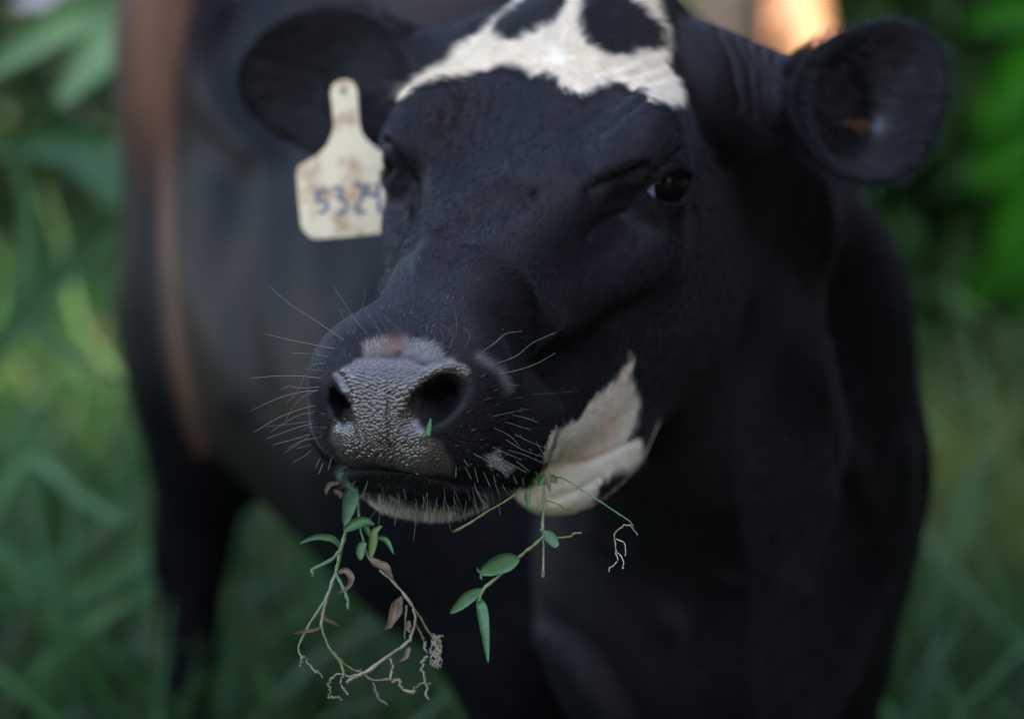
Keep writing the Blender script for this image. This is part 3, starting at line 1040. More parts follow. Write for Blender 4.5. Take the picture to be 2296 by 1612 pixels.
# the row of stiff hairs under the lower lip
rr = random.Random(5)
for i in range(60):
    f_ = rr.random()
    x = 790 + 340 * f_ + rr.uniform(-10, 10)
    y = 1082 + 58 * math.sin(math.pi * min(1, f_ * 1.02)) ** .7 + rr.uniform(-40, 12)
    L_ = rr.choice([18, 25, 32, 45, 60]) * rr.uniform(.8, 1.2)
    sx = (f_ - .45) * 40 + rr.uniform(-22, 16)
    WHISK.append(([(x, y), (x + sx * .4, y + L_ * .5), (x + sx, y + L_)], rr.uniform(.6, 1.1)))
if True:
    for pts, wd in WHISK:
        d0 = surf_depth(*pts[0])
        ln = 0; P3 = [P(pts[0][0], pts[0][1], d0 + .0015)]
        kz = (.25 if pts[-1][0] < pts[0][0] - 60 else -.1) + rr.uniform(-.12, .12)
        for a, b in zip(pts[:-1], pts[1:]):
            ln += math.hypot(b[0] - a[0], b[1] - a[1]) * .00027
            P3.append(P(b[0], b[1], d0 + ln * kz - .002))
        rad = [wd * .00017] + [wd * .00015 * (1 - .55 * (k + 1) / len(pts)) for k in range(len(pts) - 1)]
        tube_mesh("whisker", P3, rad, m_whisk, cow, 4, 5)

# ------------------------------------------------------------------ ear tag
m_tag = simple_mat("tag plastic", (.93, .74, .50), .5, .5, .25, 55, .2, col2=(.52, .29, .14))
cr_ = m_tag.node_tree.nodes["Color Ramp"]
cr_.color_ramp.elements[0].position = .46; cr_.color_ramp.elements[1].position = .68
m_ink = simple_mat("tag ink", (.10, .145, .23), .6, .3, .4, 300)


def TP(x, y, off=0.0):
    d = 1.842 + (x - 800) * .00004 - off
    return P(x, y, d)


tagc = [(845, 480), (800, 492), (768, 525), (760, 565), (770, 640), (780, 760), (770, 810), (750, 865), (720, 905), (680, 940), (630, 970), (575, 1000), (557, 1020), (553, 1050),
        (565, 1200), (583, 1370), (600, 1400), (640, 1438), (665, 1450), (900, 1432), (1180, 1404), (1215, 1390), (1245, 1350), (1258, 1310), (1240, 1150), (1222, 1010),
        (1205, 975), (1165, 955), (1100, 925), (1040, 895), (995, 862), (965, 830), (945, 790), (935, 730), (928, 640), (924, 550), (905, 505), (880, 487)]
tago = crop(500, 0, 2.48, tagc)
tg_e = empty("ear_tag", TP(800, 400))
tag(tg_e, "cream plastic ear tag with handwritten 5324 hanging at the cow's ear", "ear tag")
bmx = bmesh.new()
fv = [bmx.verts.new(TP(x, y, .0008)) for x, y in tago]
f0 = bmx.faces.new(fv)
ex = bmesh.ops.extrude_face_region(bmx, geom=[f0])
for v in [g for g in ex['geom'] if isinstance(g, bmesh.types.BMVert)]:
    v.co += Vector(Fw * .0018)
bmesh.ops.recalc_face_normals(bmx, faces=bmx.faces)
bmesh.ops.bevel(bmx, geom=[e for e in bmx.edges], offset=.0005, segments=2, affect='EDGES', clamp_overlap=True)
me = bpy.data.meshes.new("plate"); bmx.to_mesh(me); bmx.free(); me.materials.append(m_tag)
link("plate", me, tg_e)
sx_, sy_ = crop(500, 0, 2.48, [(838, 556)])[0]
cap_mesh("stud", TP(sx_, sy_, -.0042), -Fw, .0058, .95, simple_mat("stud plastic", (.32, .24, .15), .45), tg_e)


def ribbon(name, pts2, w, fn, mat, parent, th=.0004):
    """flat pen stroke lying on a surface given by fn(x, y, off)"""
    pts2 = np.array(pts2, float)
    n = len(pts2)
    tt = np.linspace(0, n - 1, (n - 1) * 4 + 1)
    q = np.stack([cr_cub(tt, pts2[:, k]) for k in range(2)], 1)
    tg_ = np.gradient(q, axis=0); tg_ /= np.linalg.norm(tg_, axis=1)[:, None]
    nn = np.stack([-tg_[:, 1], tg_[:, 0]], 1)
    wv_ = w * (.85 + .3 * np.sin(np.arange(len(q)) * 1.3))[:, None]
    A_ = q + nn * wv_ * .5; B_ = q - nn * wv_ * .5
    Vv = np.array([fn(*a, .0008 + th) for a in A_] + [fn(*b, .0008 + th) for b in B_] + [fn(*a, .0007) for a in A_] + [fn(*b, .0007) for b in B_])
    m_ = len(q); F_ = []
    for i in range(m_ - 1):
        F_ += [(i, i + 1, m_ + i + 1, m_ + i), (i, 2 * m_ + i, 2 * m_ + i + 1, i + 1), (m_ + i, m_ + i + 1, 3 * m_ + i + 1, 3 * m_ + i)]
    return Vv, np.array(F_)


for strokes in ([[(742, 1150), (712, 1158), (678, 1166), (684, 1200), (690, 1225), (725, 1222), (742, 1245), (725, 1282), (690, 1280)]],
                [[(775, 1142), (805, 1138), (832, 1150), (812, 1205), (850, 1222), (856, 1262), (835, 1290), (798, 1292)]],
                [[(898, 1118), (935, 1118), (960, 1150), (952, 1200), (918, 1272), (945, 1284), (978, 1282)]],
                [[(985, 1112), (988, 1150), (1000, 1182), (1045, 1180)], [(1045, 1105), (1052, 1200), (1064, 1298)]]):
    VV, FF, o_ = [], [], 0
    for st in strokes:
        v_, f_ = ribbon("digit", crop(500, 0, 2.48, st), 9.5, TP, m_ink, tg_e)
        VV.append(v_); FF.append(f_ + o_); o_ += len(v_)
    mesh_np("digit", np.concatenate(VV), np.concatenate(FF), m_ink, tg_e, False)


# ------------------------------------------------------------------ weeds hanging from the mouth
m_stem = simple_mat("weed stem", (.10, .19, .045), .45, .5, .3, 90, .4, .15, col2=(.24, .28, .13))
m_straw = simple_mat("dry stem", (.21, .19, .09), .55, .4, .3, 90, .4, .1, col2=(.40, .33, .24))
m_root = simple_mat("pale root", (.27, .24, .20), .55, .4, .2, 90)
m_leaf = simple_mat("weed leaf", (.055, .16, .060), .38, .6, .3, 120, .3, .25, col2=(.09, .24, .085))
m_leafpale = simple_mat("pale leaf underside", (.14, .25, .13), .45, .5, .25, 120, .3, .25)
m_dry = simple_mat("dry leaf", (.17, .105, .065), .6, .35, .4, 110, .4, .15, col2=(.34, .24, .17))


def stem_obj(name, pts, w, d, mat, parent, w1=None, wob=.0):
    """pts in picture px; w = width in px; d = depth of the first point or (d0, d1)"""
    d0, d1 = d if isinstance(d, tuple) else (d, d)
    n = len(pts)
    if parent.name == 'weed_sprig': d0 += .045; d1 += .045
    P3 = [P(x, y, d0 + (d1 - d0) * k / max(1, n - 1) + rr.uniform(-wob, wob)) for k, (x, y) in enumerate(pts)]
    w1 = w if w1 is None else w1
    rad = [(w + (w1 - w) * k / max(1, n - 1)) * .5 * d0 / FPX for k in range(n)]
    return tube_mesh(name, P3, rad, mat, parent, 7, 5, .75 if name == 'root' else .18)


def leaf_obj(name, pts, w, d, mat, parent, fold=.35, tip=.0, base=.25, curl=.15, side=1, torn=False):
    """blade along pts (px), w = widest px; folded along its midrib"""
    d0, d1 = d if isinstance(d, tuple) else (d, d)
    n = len(pts)
    if parent.name == 'weed_sprig': d0 += .045; d1 += .045
    dry = 'dry' in name
    P3 = np.array([P(x, y, d0 + (d1 - d0) * k / (n - 1)) for k, (x, y) in enumerate(pts)])
    tt = np.linspace(0, n - 1, 15)
    C_ = np.stack([cr_cub(tt, P3[:, k]) for k in range(3)], 1)
    tg_ = np.gradient(C_, axis=0); tg_ /= np.linalg.norm(tg_, axis=1)[:, None]
    V_ = []
    vw = unit(-Fw)
    W0 = w * .5 * d0 / FPX
    rows = 15
    for i in range(rows):
        u = i / (rows - 1)
        ws = (base + (1 - base) * math.sin(min(1, u / .38) * math.pi / 2)) if u < .38 else (tip + (1 - tip) * math.cos((u - .38) / .62 * math.pi / 2) ** .8)
        if torn and i == rows - 1: ws = .75
        sdv = unit(np.cross(tg_[i], vw))
        nv = np.cross(sdv, tg_[i])
        for v in (-1, -.5, 0, .5, 1):
            ed = 1 + .04 * math.sin(u * 31 + v)
            off = sdv * v * W0 * ws * ed + nv * (abs(v) * fold * W0 * ws + side * curl * W0 * math.sin(u * 3.0) * v)
            if dry: off = off + nv * W0 * .35 * math.sin(u * 17 + v * 4 + w) + sdv * W0 * .2 * math.sin(u * 11 + w)
            if torn and i == rows - 1: off = off + tg_[i] * rr.uniform(-1, 1) * W0 * .12
            V_.append(C_[i] + off)
    i = np.arange(rows - 1)[:, None] * 5; j = np.arange(4)[None]
    F_ = np.stack([i + j, i + j + 1, i + j + 6, i + j + 5], -1).reshape(-1, 4)
    V_ = np.array(V_)
    nrm = vnormals(V_, F_)
    m_ = len(V_)
    VV = np.r_[V_ + nrm * .00012, V_ - nrm * .00012]
    FF = np.r_[F_, F_[:, ::-1] + m_]
    rim = []
    for k in range(rows - 1):
        a, b = k * 5, k * 5 + 5
        rim.append((b, a, a + m_, b + m_)); a, b = a + 4, b + 4
        rim.append((a, b, b + m_, a + m_))
    return mesh_np(name, VV, np.r_[FF, np.array(rim)], mat, parent)


def c6(*p): return crop(700, 1150, 2.665, p)
def c7(*p): return crop(1050, 1150, 2.665, p)
DM = 1.50
sp = empty("weed_sprig", P(800, 1070, DM)); tag(sp, "tangled weed sprig with dry brown leaves and pale roots hanging at the mouth's left corner", "weed sprig", "weeds hanging from the cow's mouth")
DA = (DM, 1.47)
stem_obj("stem", c6((440, 20), (430, 230), (400, 330), (362, 480), (322, 650)), 9, (1.51, 1.475), m_stem, sp, 7.5)
stem_obj("stem", c6((322, 650), (290, 740), (262, 820), (236, 920), (222, 1005)), 7, 1.475, m_straw, sp, 6)
stem_obj("stem", c6((485, 60), (468, 200), (474, 330), (492, 420), (530, 560)), 6, (1.51, 1.475), m_stem, sp, 5)
leaf_obj("leaf", c6((345, -10), (400, 50), (455, 150)), 42, (1.50, 1.485), m_leafpale, sp, .3)
leaf_obj("leaf", c6((440, 60), (415, 200), (374, 360)), 34, (1.50, 1.48), m_leafpale, sp, .3)
leaf_obj("leaf", c6((372, 388), (440, 345), (510, 325), (572, 350)), 25, 1.478, m_leaf, sp, .5)
leaf_obj("leaf", c6((345, 492), (300, 440), (190, 430), (82, 472)), 15, (1.478, 1.46), m_leafpale, sp, .5)
stem_obj("shoot", c6((358, 488), (300, 570), (180, 635), (166, 650), (172, 682)), 9.5, (1.476, 1.462), m_leafpale, sp, 6)
stem_obj("shoot", c6((320, 665), (352, 725), (395, 825), (400, 900)), 6, (1.474, 1.46), m_leafpale, sp, 8)
leaf_obj("dry_leaf", c6((330, 660), (385, 648), (425, 700), (400, 750), (325, 797)), 14, (1.476, 1.465), m_dry, sp, .7, curl=.6)
stem_obj("stem", c6((262, 820), (165, 970), (100, 1090), (76, 1150), (90, 1195), (122, 1212)), 5.5, (1.475, 1.46), m_stem, sp, 4.5)
stem_obj("root", c6((122, 1212), (150, 1262), (180, 1298), (210, 1308), (236, 1337)), 4.5, 1.46, m_root, sp, 3)
stem_obj("root", c6((110, 1205), (92, 1235), (90, 1268)), 6.5, 1.462, m_root, sp, 5)
stem_obj("stem", c6((222, 1000), (245, 1070), (285, 1160), (350, 1245), (372, 1320)), 5.5, (1.475, 1.468), m_stem, sp, 5)
stem_obj("root", c6((372, 1320), (352, 1370), (372, 1410), (404, 1452)), 5, 1.468, m_root, sp, 3.5)
stem_obj("root", c6((290, 1165), (390, 1262), (450, 1300), (490, 1305), (550, 1352), (660, 1352), (740, 1362)), 4.5, (1.475, 1.49), m_straw, sp, 4)
leaf_obj("dry_leaf", c6((225, 1015), (130, 1040), (42, 1052)), 8, (1.474, 1.46), m_dry, sp, .6)
leaf_obj("dry_leaf", c6((205, 912), (265, 962), (345, 1008)), 9, (1.48, 1.49), m_dry, sp, .6)
leaf_obj("leaf", c6((492, 330), (520, 370), (545, 432)), 14, 1.482, m_leaf, sp, .5)
leaf_obj("leaf", c6((480, 575), (485, 500), (510, 462)), 21, 1.474, m_leaf, sp, .4, tip=.5)
leaf_obj("leaf", c6((545, 565), (562, 470), (575, 390), (622, 356)), 19, (1.474, 1.468), m_stem, sp, .5)
leaf_obj("leaf", c6((588, 430), (650, 450), (697, 542)), 12, (1.474, 1.465), m_leaf, sp, .5)
leaf_obj("dry_leaf", c6((528, 555), (600, 600), (660, 640), (690, 700)), 18, 1.474, m_dry, sp, .6, curl=.5)
stem_obj("stem", c6((600, 640), (690, 715), (765, 800), (830, 895)), 5.5, 1.475, m_straw, sp, 6.5)
stem_obj("stem", c6((822, 895), (838, 960), (820, 1040), (800, 1105)), 6, 1.475, m_straw, sp, 7)
leaf_obj("dry_leaf", c6((745, 815), (705, 890), (665, 1000), (640, 1032)), 17, (1.476, 1.462), m_dry, sp, .7, curl=.8)
leaf_obj("dry_leaf", c6((745, 830), (735, 910), (700, 990)), 11, (1.474, 1.468), m_dry, sp, .7, curl=-.7)
leaf_obj("dry_leaf", c6((800, 972), (790, 1010), (800, 1052)), 13, 1.47, m_dry, sp, .7)
leaf_obj("dry_leaf", c6((800, 1140), (780, 1195), (733, 1243)), 11, 1.47, m_dry, sp, .7)
stem_obj("stem", c6((800, 1100), (730, 1155), (660, 1203), (540, 1290), (450, 1335), (388, 1375)), 7, (1.475, 1.47), m_straw, sp, 9)
stem_obj("root", c6((500, 1312), (430, 1330), (350, 1320), (290, 1350), (272, 1385)), 4.5, 1.47, m_straw, sp, 6)
stem_obj("root", c6((272, 1385), (285, 1430), (275, 1470), (330, 1465), (362, 1485)), 6, 1.475, m_straw, sp, 4)
stem_obj("stem", c6((782, 870), (772, 980), (768, 1090)), 4, 1.49, m_stem, sp, 3)
stem_obj("stem", c6((830, 895), (870, 950), (925, 1045), (960, 1062)), 5, (1.475, 1.485), m_stem, sp, 4)
stem_obj("stem", c6((838, 995), (870, 1050), (892, 1105)), 4.5, (1.475, 1.485), m_stem, sp, 6)
stem_obj("root", c6((892, 1105), (908, 1190), (880, 1250), (898, 1350), (916, 1482)), 7, 1.485, m_root, sp, 5)
stem_obj("root", c6((678, 1215), (690, 1290), (684, 1365), (730, 1352), (755, 1400), (828, 1447)), 5, 1.47, m_straw, sp, 7)
stem_obj("root", c6((822, 1425), (850, 1395), (890, 1378), (942, 1380)), 5, 1.475, m_straw, sp, 4)
stem_obj("root", c6((560, 1370), (580, 1430), (610, 1490), (662, 1515)), 4, 1.50, m_root, sp, 3)
for k in range(7):
    rr2 = random.Random(k)
    ys = [1060, 1110, 1160, 1215, 1275]
    stem_obj("root", c6(*[(975 + rr2.uniform(-42, 42), y + rr2.uniform(-16, 16)) for y in ys]), 5, 1.485, m_straw if k % 2 else m_root, sp, 3.5)
leaf_obj("dry_leaf", c6((355, 72), (290, 85), (258, 120), (262, 155)), 10, 1.50, m_dry, sp, .7)
leaf_obj("dry_leaf", c6((310, 120), (345, 150), (350, 175)), 12, 1.505, m_dry, sp, .7)

DR = 1.50
sr = empty("weed_sprig", P(1218, 1080, 1.52)); tag(sr, "fresh green weed sprig with broad leaves hanging below the cream chin patch", "weed sprig", "weeds hanging from the cow's mouth")
stem_obj("stem", c7((745, 20), (740, 140), (742, 250), (732, 320), (736, 400)), 7, (1.525, 1.50), m_stem, sr, 6.5)
stem_obj("node", c7((715, 378), (735, 388), (742, 412), (738, 436)), 7, 1.50, m_stem, sr, 8)
stem_obj("stem", c7((740, 425), (650, 500), (570, 570), (460, 670), (345, 772), (318, 850)), 7.5, (1.50, 1.46), m_stem, sr, 7)
leaf_obj("leaf", c7((580, 568), (440, 612), (318, 668)), 44, (1.478, 1.468), m_leaf, sr, .15, torn=True, base=.12)
leaf_obj("leaf", c7((345, 768), (260, 815), (190, 875), (130, 925)), 28, (1.468, 1.455), m_leaf, sr, .2, base=.2)
leaf_obj("leaf", c7((318, 832), (340, 900), (358, 1040), (378, 1248)), 25, (1.463, 1.45), m_leaf, sr, .35, base=.3)
leaf_obj("leaf", c7((748, 390), (790, 440), (828, 490)), 26, 1.495, m_leafpale, sr, .3, tip=.3)
stem_obj("shoot", c7((815, 434), (905, 426), (940, 405), (982, 402)), 5.5, (1.497, 1.49), m_stem, sr, 5)
stem_obj("stem", c7((738, 440), (738, 560), (736, 655)), 5, (1.505, 1.50), m_straw, sr, 5)
stem_obj("stem", c7((736, 650), (736, 692)), 9, 1.50, m_leafpale, sr, 7)
leaf_obj("leaf", c7((755, 30), (722, 65), (705, 100)), 17, 1.52, m_leaf, sr, .4)
leaf_obj("leaf", c7((772, 30), (800, 50), (826, 78)), 16, 1.518, m_leaf, sr, .4)
leaf_obj("dry_leaf", c7((765, 15), (770, 70), (782, 132)), 12, 1.515, m_dry, sr, .5)
stem_obj("shoot", c7((745, 185), (790, 200), (845, 218), (870, 245), (918, 243)), 3.5, (1.515, 1.52), m_stem, sr, 3)
sl = empty("weed_leaf", P(1190, 1100, 1.5)); tag(sl, "narrow dark green leaf tip poking down from the lip beside the chin patch", "leaf", "weeds hanging from the cow's mouth")
leaf_obj("blade", c7((636, 120), (634, 180), (642, 242)), 13, 1.50, m_leaf, sl, .4)
sg_ = empty("grass_sprig", P(1130, 1120, 1.48)); tag(sg_, "straight green grass stem slanting down left under the lower lip", "grass sprig", "weeds hanging from the cow's mouth")
stem_obj("stem", c7((560, 150), (440, 225), (330, 290), (200, 372), (150, 392)), 5, (1.50, 1.46), m_stem, sg_, 6)
st = empty("weed_tendril", P(1240, 1075, 1.51)); tag(st, "thin pale green tendril ending in white forked roots right of the chin patch", "weed tendril", "weeds hanging from the cow's mouth")
stem_obj("stem", c7((810, 40), (870, 50), (1000, 130), (1140, 220), (1230, 280), (1298, 325), (1322, 362)), 3.2, (1.52, 1.48), m_leafpale, st, 2.8)
stem_obj("root", c7((1318, 362), (1330, 390), (1355, 415)), 2.6, 1.48, m_root, st, 2)
stem_obj("root", c7((1318, 360), (1265, 352), (1225, 378), (1200, 408), (1204, 470), (1210, 530)), 2.8, 1.48, m_straw, st, 3.2)
m_white = simple_mat("white root", (.46, .46, .44), .5, .4, .1, 90)
stem_obj("root", c7((1208, 442), (1262, 465), (1275, 520), (1266, 552)), 2.4, 1.48, m_white, st, 2)
stem_obj("root", c7((1208, 530), (1238, 545), (1260, 600), (1248, 636)), 2.4, 1.48, m_white, st, 2.4)
stem_obj("root", c7((1210, 530), (1222, 580), (1195, 612), (1166, 632), (1165, 656)), 2.2, 1.48, m_white, st, 2.2)
sn = empty("leaf_scrap", P(960, 960, surf_depth(960, 965))); tag(sn, "small pointed green leaf scrap stuck below the cow's open nostril", "leaf scrap")
dn = surf_depth(958, 972) - .0035
leaf_obj("blade", [(958, 976), (961, 962), (966, 937)], 13, (dn, dn + .004), m_leaf, sn, .3, base=.85)

# ------------------------------------------------------------------ ground, grass and undergrowth
m_soil = simple_mat("soil", (.030, .034, .016), .95, .2, .5, 3, .5, 0, col2=(.05, .075, .025))
gs = 60
gx = np.linspace(-60, 60, 61); gy = np.linspace(-20, 110, 66)
GX, GY = np.meshgrid(gx, gy, indexing='ij')
gv = np.stack([GX.ravel(), GY.ravel(), np.zeros(GX.size)], 1)
gv[:, 2] = fbm(gv, .15, 3) * .12 * np.clip((gv[:, 1] - 6) / 10, 0, 1)
gi = np.arange(GX.size).reshape(GX.shape)
gq = np.stack([gi[:-1, :-1], gi[1:, :-1], gi[1:, 1:], gi[:-1, 1:]], -1).reshape(-1, 4)
tag(mesh_np("ground", gv, gq, m_soil), kind="structure")


def attr_mat(name, rough=.5, spec=.4, trans=.35):
    m, nt, b = new_mat(name)
    at = nt.nodes.new("ShaderNodeAttribute"); at.attribute_name = "tint"
    nt.links.new(at.outputs["Color"], b.inputs["Base Color"])
    b.inputs["Roughness"].default_value = rough
    b.inputs["Specular IOR Level"].default_value = spec
    tr = nt.nodes.new("ShaderNodeBsdfTranslucent"); nt.links.new(at.outputs["Color"], tr.inputs[0])
    mx = nt.nodes.new("ShaderNodeMixShader"); mx.inputs[0].default_value = trans
    out = nt.nodes["Material Output"]
    nt.links.new(b.outputs[0], mx.inputs[1]); nt.links.new(tr.outputs[0], mx.inputs[2]); nt.links.new(mx.outputs[0], out.inputs[0])
    return m


m_grass = attr_mat("grass blades")
m_foliage = attr_mat("foliage", .45, .5, .35)
m_bark = simple_mat("bark", (.10, .075, .055), .85, .3, .4, 18, .8)


def blades(base, h, w, lean, az, col):
    """ribbons: 4 rows x 2"""
    n = len(base)
    ts = np.array([0, .4, .75, 1.0])
    L_ = np.stack([np.cos(az), np.sin(az), np.zeros(n)], 1)
    S_ = np.stack([-np.sin(az), np.cos(az), np.zeros(n)], 1)
    tw = rng.uniform(-1.2, 1.2, n)
    S2 = S_ * np.cos(tw)[:, None] + L_ * np.sin(tw)[:, None]
    C_ = base[:, None] + L_[:, None] * (lean[:, None] * ts ** 1.8)[..., None] * h[:, None, None]
    C_[:, :, 2] += h[:, None] * (ts - .35 * lean[:, None] * ts ** 2.4)
    wd = w[:, None] * np.array([.7, 1, .7, .05])[None]
    A_ = C_ + S2[:, None] * wd[..., None] * .5; B_ = C_ - S2[:, None] * wd[..., None] * .5
    Vv = np.stack([A_, B_], 2).reshape(-1, 3)
    k = np.arange(n)[:, None, None] * 8 + np.arange(3)[None, :, None] * 2
    F_ = (k + np.array([0, 1, 3, 2])[None, None]).reshape(-1, 4)
    return Vv, F_, np.repeat(col, 8, 0)


def grass_colour(b, n):
    u = rng.random((n, 1))
    c = np.array([.020, .078, .016]) * (1 - u) + np.array([.058, .165, .040]) * u
    yl = (sstep(-.25, .3, fbm(b * (1, 1, 0) + 11, .9, 2)) * sstep(.3, .8, b[:, 0] / (.15 * b[:, 1] + .3)))[:, None]
    c = c * (1 - .75 * yl) + np.array([.26, .30, .06]) * .75 * yl
    dead = rng.random((n, 1)) < .07
    return np.where(dead, np.array([.26, .21, .12]), c)


if True:
    n = 52000
    yy = .4 + 14 * rng.random(n) ** 1.35
    xx = (rng.random(n) * 2 - 1) * (1.0 + yy * .55)
    b = np.stack([xx, yy, np.zeros(n)], 1)
    hh = rng.uniform(.14, .36, n) * (1 + .25 * fbm(b, 1.2, 2)) * np.where(yy < 1.9, .6, 1)
    Vv, F_, Cc = blades(b, hh, rng.uniform(.003, .011, n) * (1 + yy * .08), rng.uniform(.1, .9, n), rng.random(n) * 6.283, grass_colour(b, n))
    n2 = 700      # long arching blades and stalks
    yy = 2.4 + 5 * rng.random(n2)
    xx = np.where(rng.random(n2) < .6, -1, 1) * (.12 + (rng.random(n2)) * .28) * yy
    b = np.stack([xx, yy, np.zeros(n2)], 1)
    V3, F3, C3 = blades(b, rng.uniform(.35, .75, n2), rng.uniform(.008, .022, n2), rng.uniform(.5, 1.4, n2), rng.random(n2) * 6.283, np.minimum(grass_colour(b, n2) * 1.3, (.11, .22, .07)))
    tag(mesh_np("grass", np.r_[Vv, V3], np.r_[F_, F3 + len(Vv)], m_grass, None, True, {"tint": ('FLOAT_COLOR', np.r_[Cc, C3])}), kind="stuff")


def leaf_cloud(c, r, n, size, pal, seed=0, hollow=.55, clump=5):
    g = np.random.default_rng(seed)
    k = max(8, n // 40)
    cc = g.normal(size=(k, 3)); cc /= np.linalg.norm(cc, axis=1)[:, None]
    cc *= (hollow + (1 - hollow) * g.random((k, 1)) ** .5) * (.8 + .35 * g.random((k, 1)))
    pick = g.integers(0, k, n)
    p = cc[pick] * r + g.normal(size=(n, 3)) * np.array(r) * .17 + c
    p[:, 2] = np.maximum(p[:, 2], .03)
    ax = g.normal(size=(n, 3)); ax[:, 2] -= .4; ax /= np.linalg.norm(ax, axis=1)[:, None]
    b_ = np.cross(ax, g.normal(size=(n, 3))); b_ /= np.linalg.norm(b_, axis=1)[:, None]
    s_ = size * g.uniform(.6, 1.4, n)[:, None]
    nr = np.cross(ax, b_)
    Vv = np.stack([p, p + ax * s_ * .5 + b_ * s_ * .27 + nr * s_ * .06, p + ax * s_, p + ax * s_ * .5 - b_ * s_ * .27 + nr * s_ * .06], 1).reshape(-1, 3)
    F_ = np.arange(n * 4).reshape(-1, 4)
    pal = np.array(pal)
    col = pal[g.integers(0, len(pal), k)][pick] * (.7 + .6 * g.random((n, 1)))
    return Vv, F_, np.repeat(col, 4, 0)


def limb_mesh(name, segs, mat, parent):
    VV, FF, o_ = [], [], 0
    for a, b_, ra, rb in segs:
        a = np.array(a, float); b_ = np.array(b_, float)
        t_ = unit(b_ - a); u1 = unit(np.cross(t_, [.3, .9, .1])); u2 = np.cross(t_, u1)
        an = np.arange(9) * 2 * math.pi / 9
        ring = np.cos(an)[:, None] * u1 + np.sin(an)[:, None] * u2
        VV.append(np.r_[a + ring * ra, b_ + ring * rb])
        j = np.arange(9)
        FF.append(np.stack([j, (j + 1) % 9, (j + 1) % 9 + 9, j + 9], 1) + o_); o_ += 18
    return mesh_np(name, np.concatenate(VV), np.concatenate(FF), mat, parent)


DK = [(.030, .080, .020), (.042, .105, .026), (.062, .140, .036), (.022, .045, .014)]
MD = [(.045, .14, .028), (.075, .20, .045), (.10, .22, .05)]
BR = [(.08, .28, .03), (.06, .22, .025), (.12, .30, .04)]


def bush(loc, r, n, size, pal, label, seed, name="bush"):
    e = empty(name, (loc[0], loc[1], 0)); tag(e, label, name.split("_")[-1] if name != "bush" else "bush", "shrubs behind the cow" if name == "bush" else None)
    Vv, F_, Cc = leaf_cloud(np.array([loc[0], loc[1], r[2] * .85]), r, n, size, pal, seed)
    mesh_np("foliage", Vv, F_, m_foliage, e, False, {"tint": ('FLOAT_COLOR', Cc)})
    g = random.Random(seed)
    segs = [((loc[0], loc[1], 0), (loc[0] + g.uniform(-.6, .6) * r[0], loc[1] + g.uniform(-.4, .4) * r[1], r[2] * g.uniform(.8, 1.3)), .02 * r[2] + .008, .006) for _ in range(6)]
    limb_mesh("stem", segs, m_bark, e)
    return e


def tree(loc, h, cr, n, size, pal, label, seed, cz=.62):
    e = empty("tree", (loc[0], loc[1], 0)); tag(e, label, "tree", "trees around the pasture")
    g = random.Random(seed)
    top = (loc[0] + g.uniform(-.2, .2), loc[1], h * .75)
    segs = [((loc[0], loc[1], -.1), (loc[0], loc[1], h * .3), .045 * h * .5, .035 * h * .5), ((loc[0], loc[1], h * .3), top, .035 * h * .5, .03)]
    for _ in range(9):
        z = h * g.uniform(.25, .6); an = g.uniform(0, 6.28)
        segs.append(((loc[0], loc[1], z), (loc[0] + math.cos(an) * cr[0] * .75, loc[1] + math.sin(an) * cr[1] * .75, z + h * .22), .05, .015))
    limb_mesh("trunk", segs, m_bark, e)
    Vv, F_, Cc = leaf_cloud(np.array([loc[0], loc[1], h * cz]), cr, n, size, pal, seed, .45)
    mesh_np("crown", Vv, F_, m_foliage, e, False, {"tint": ('FLOAT_COLOR', Cc)})


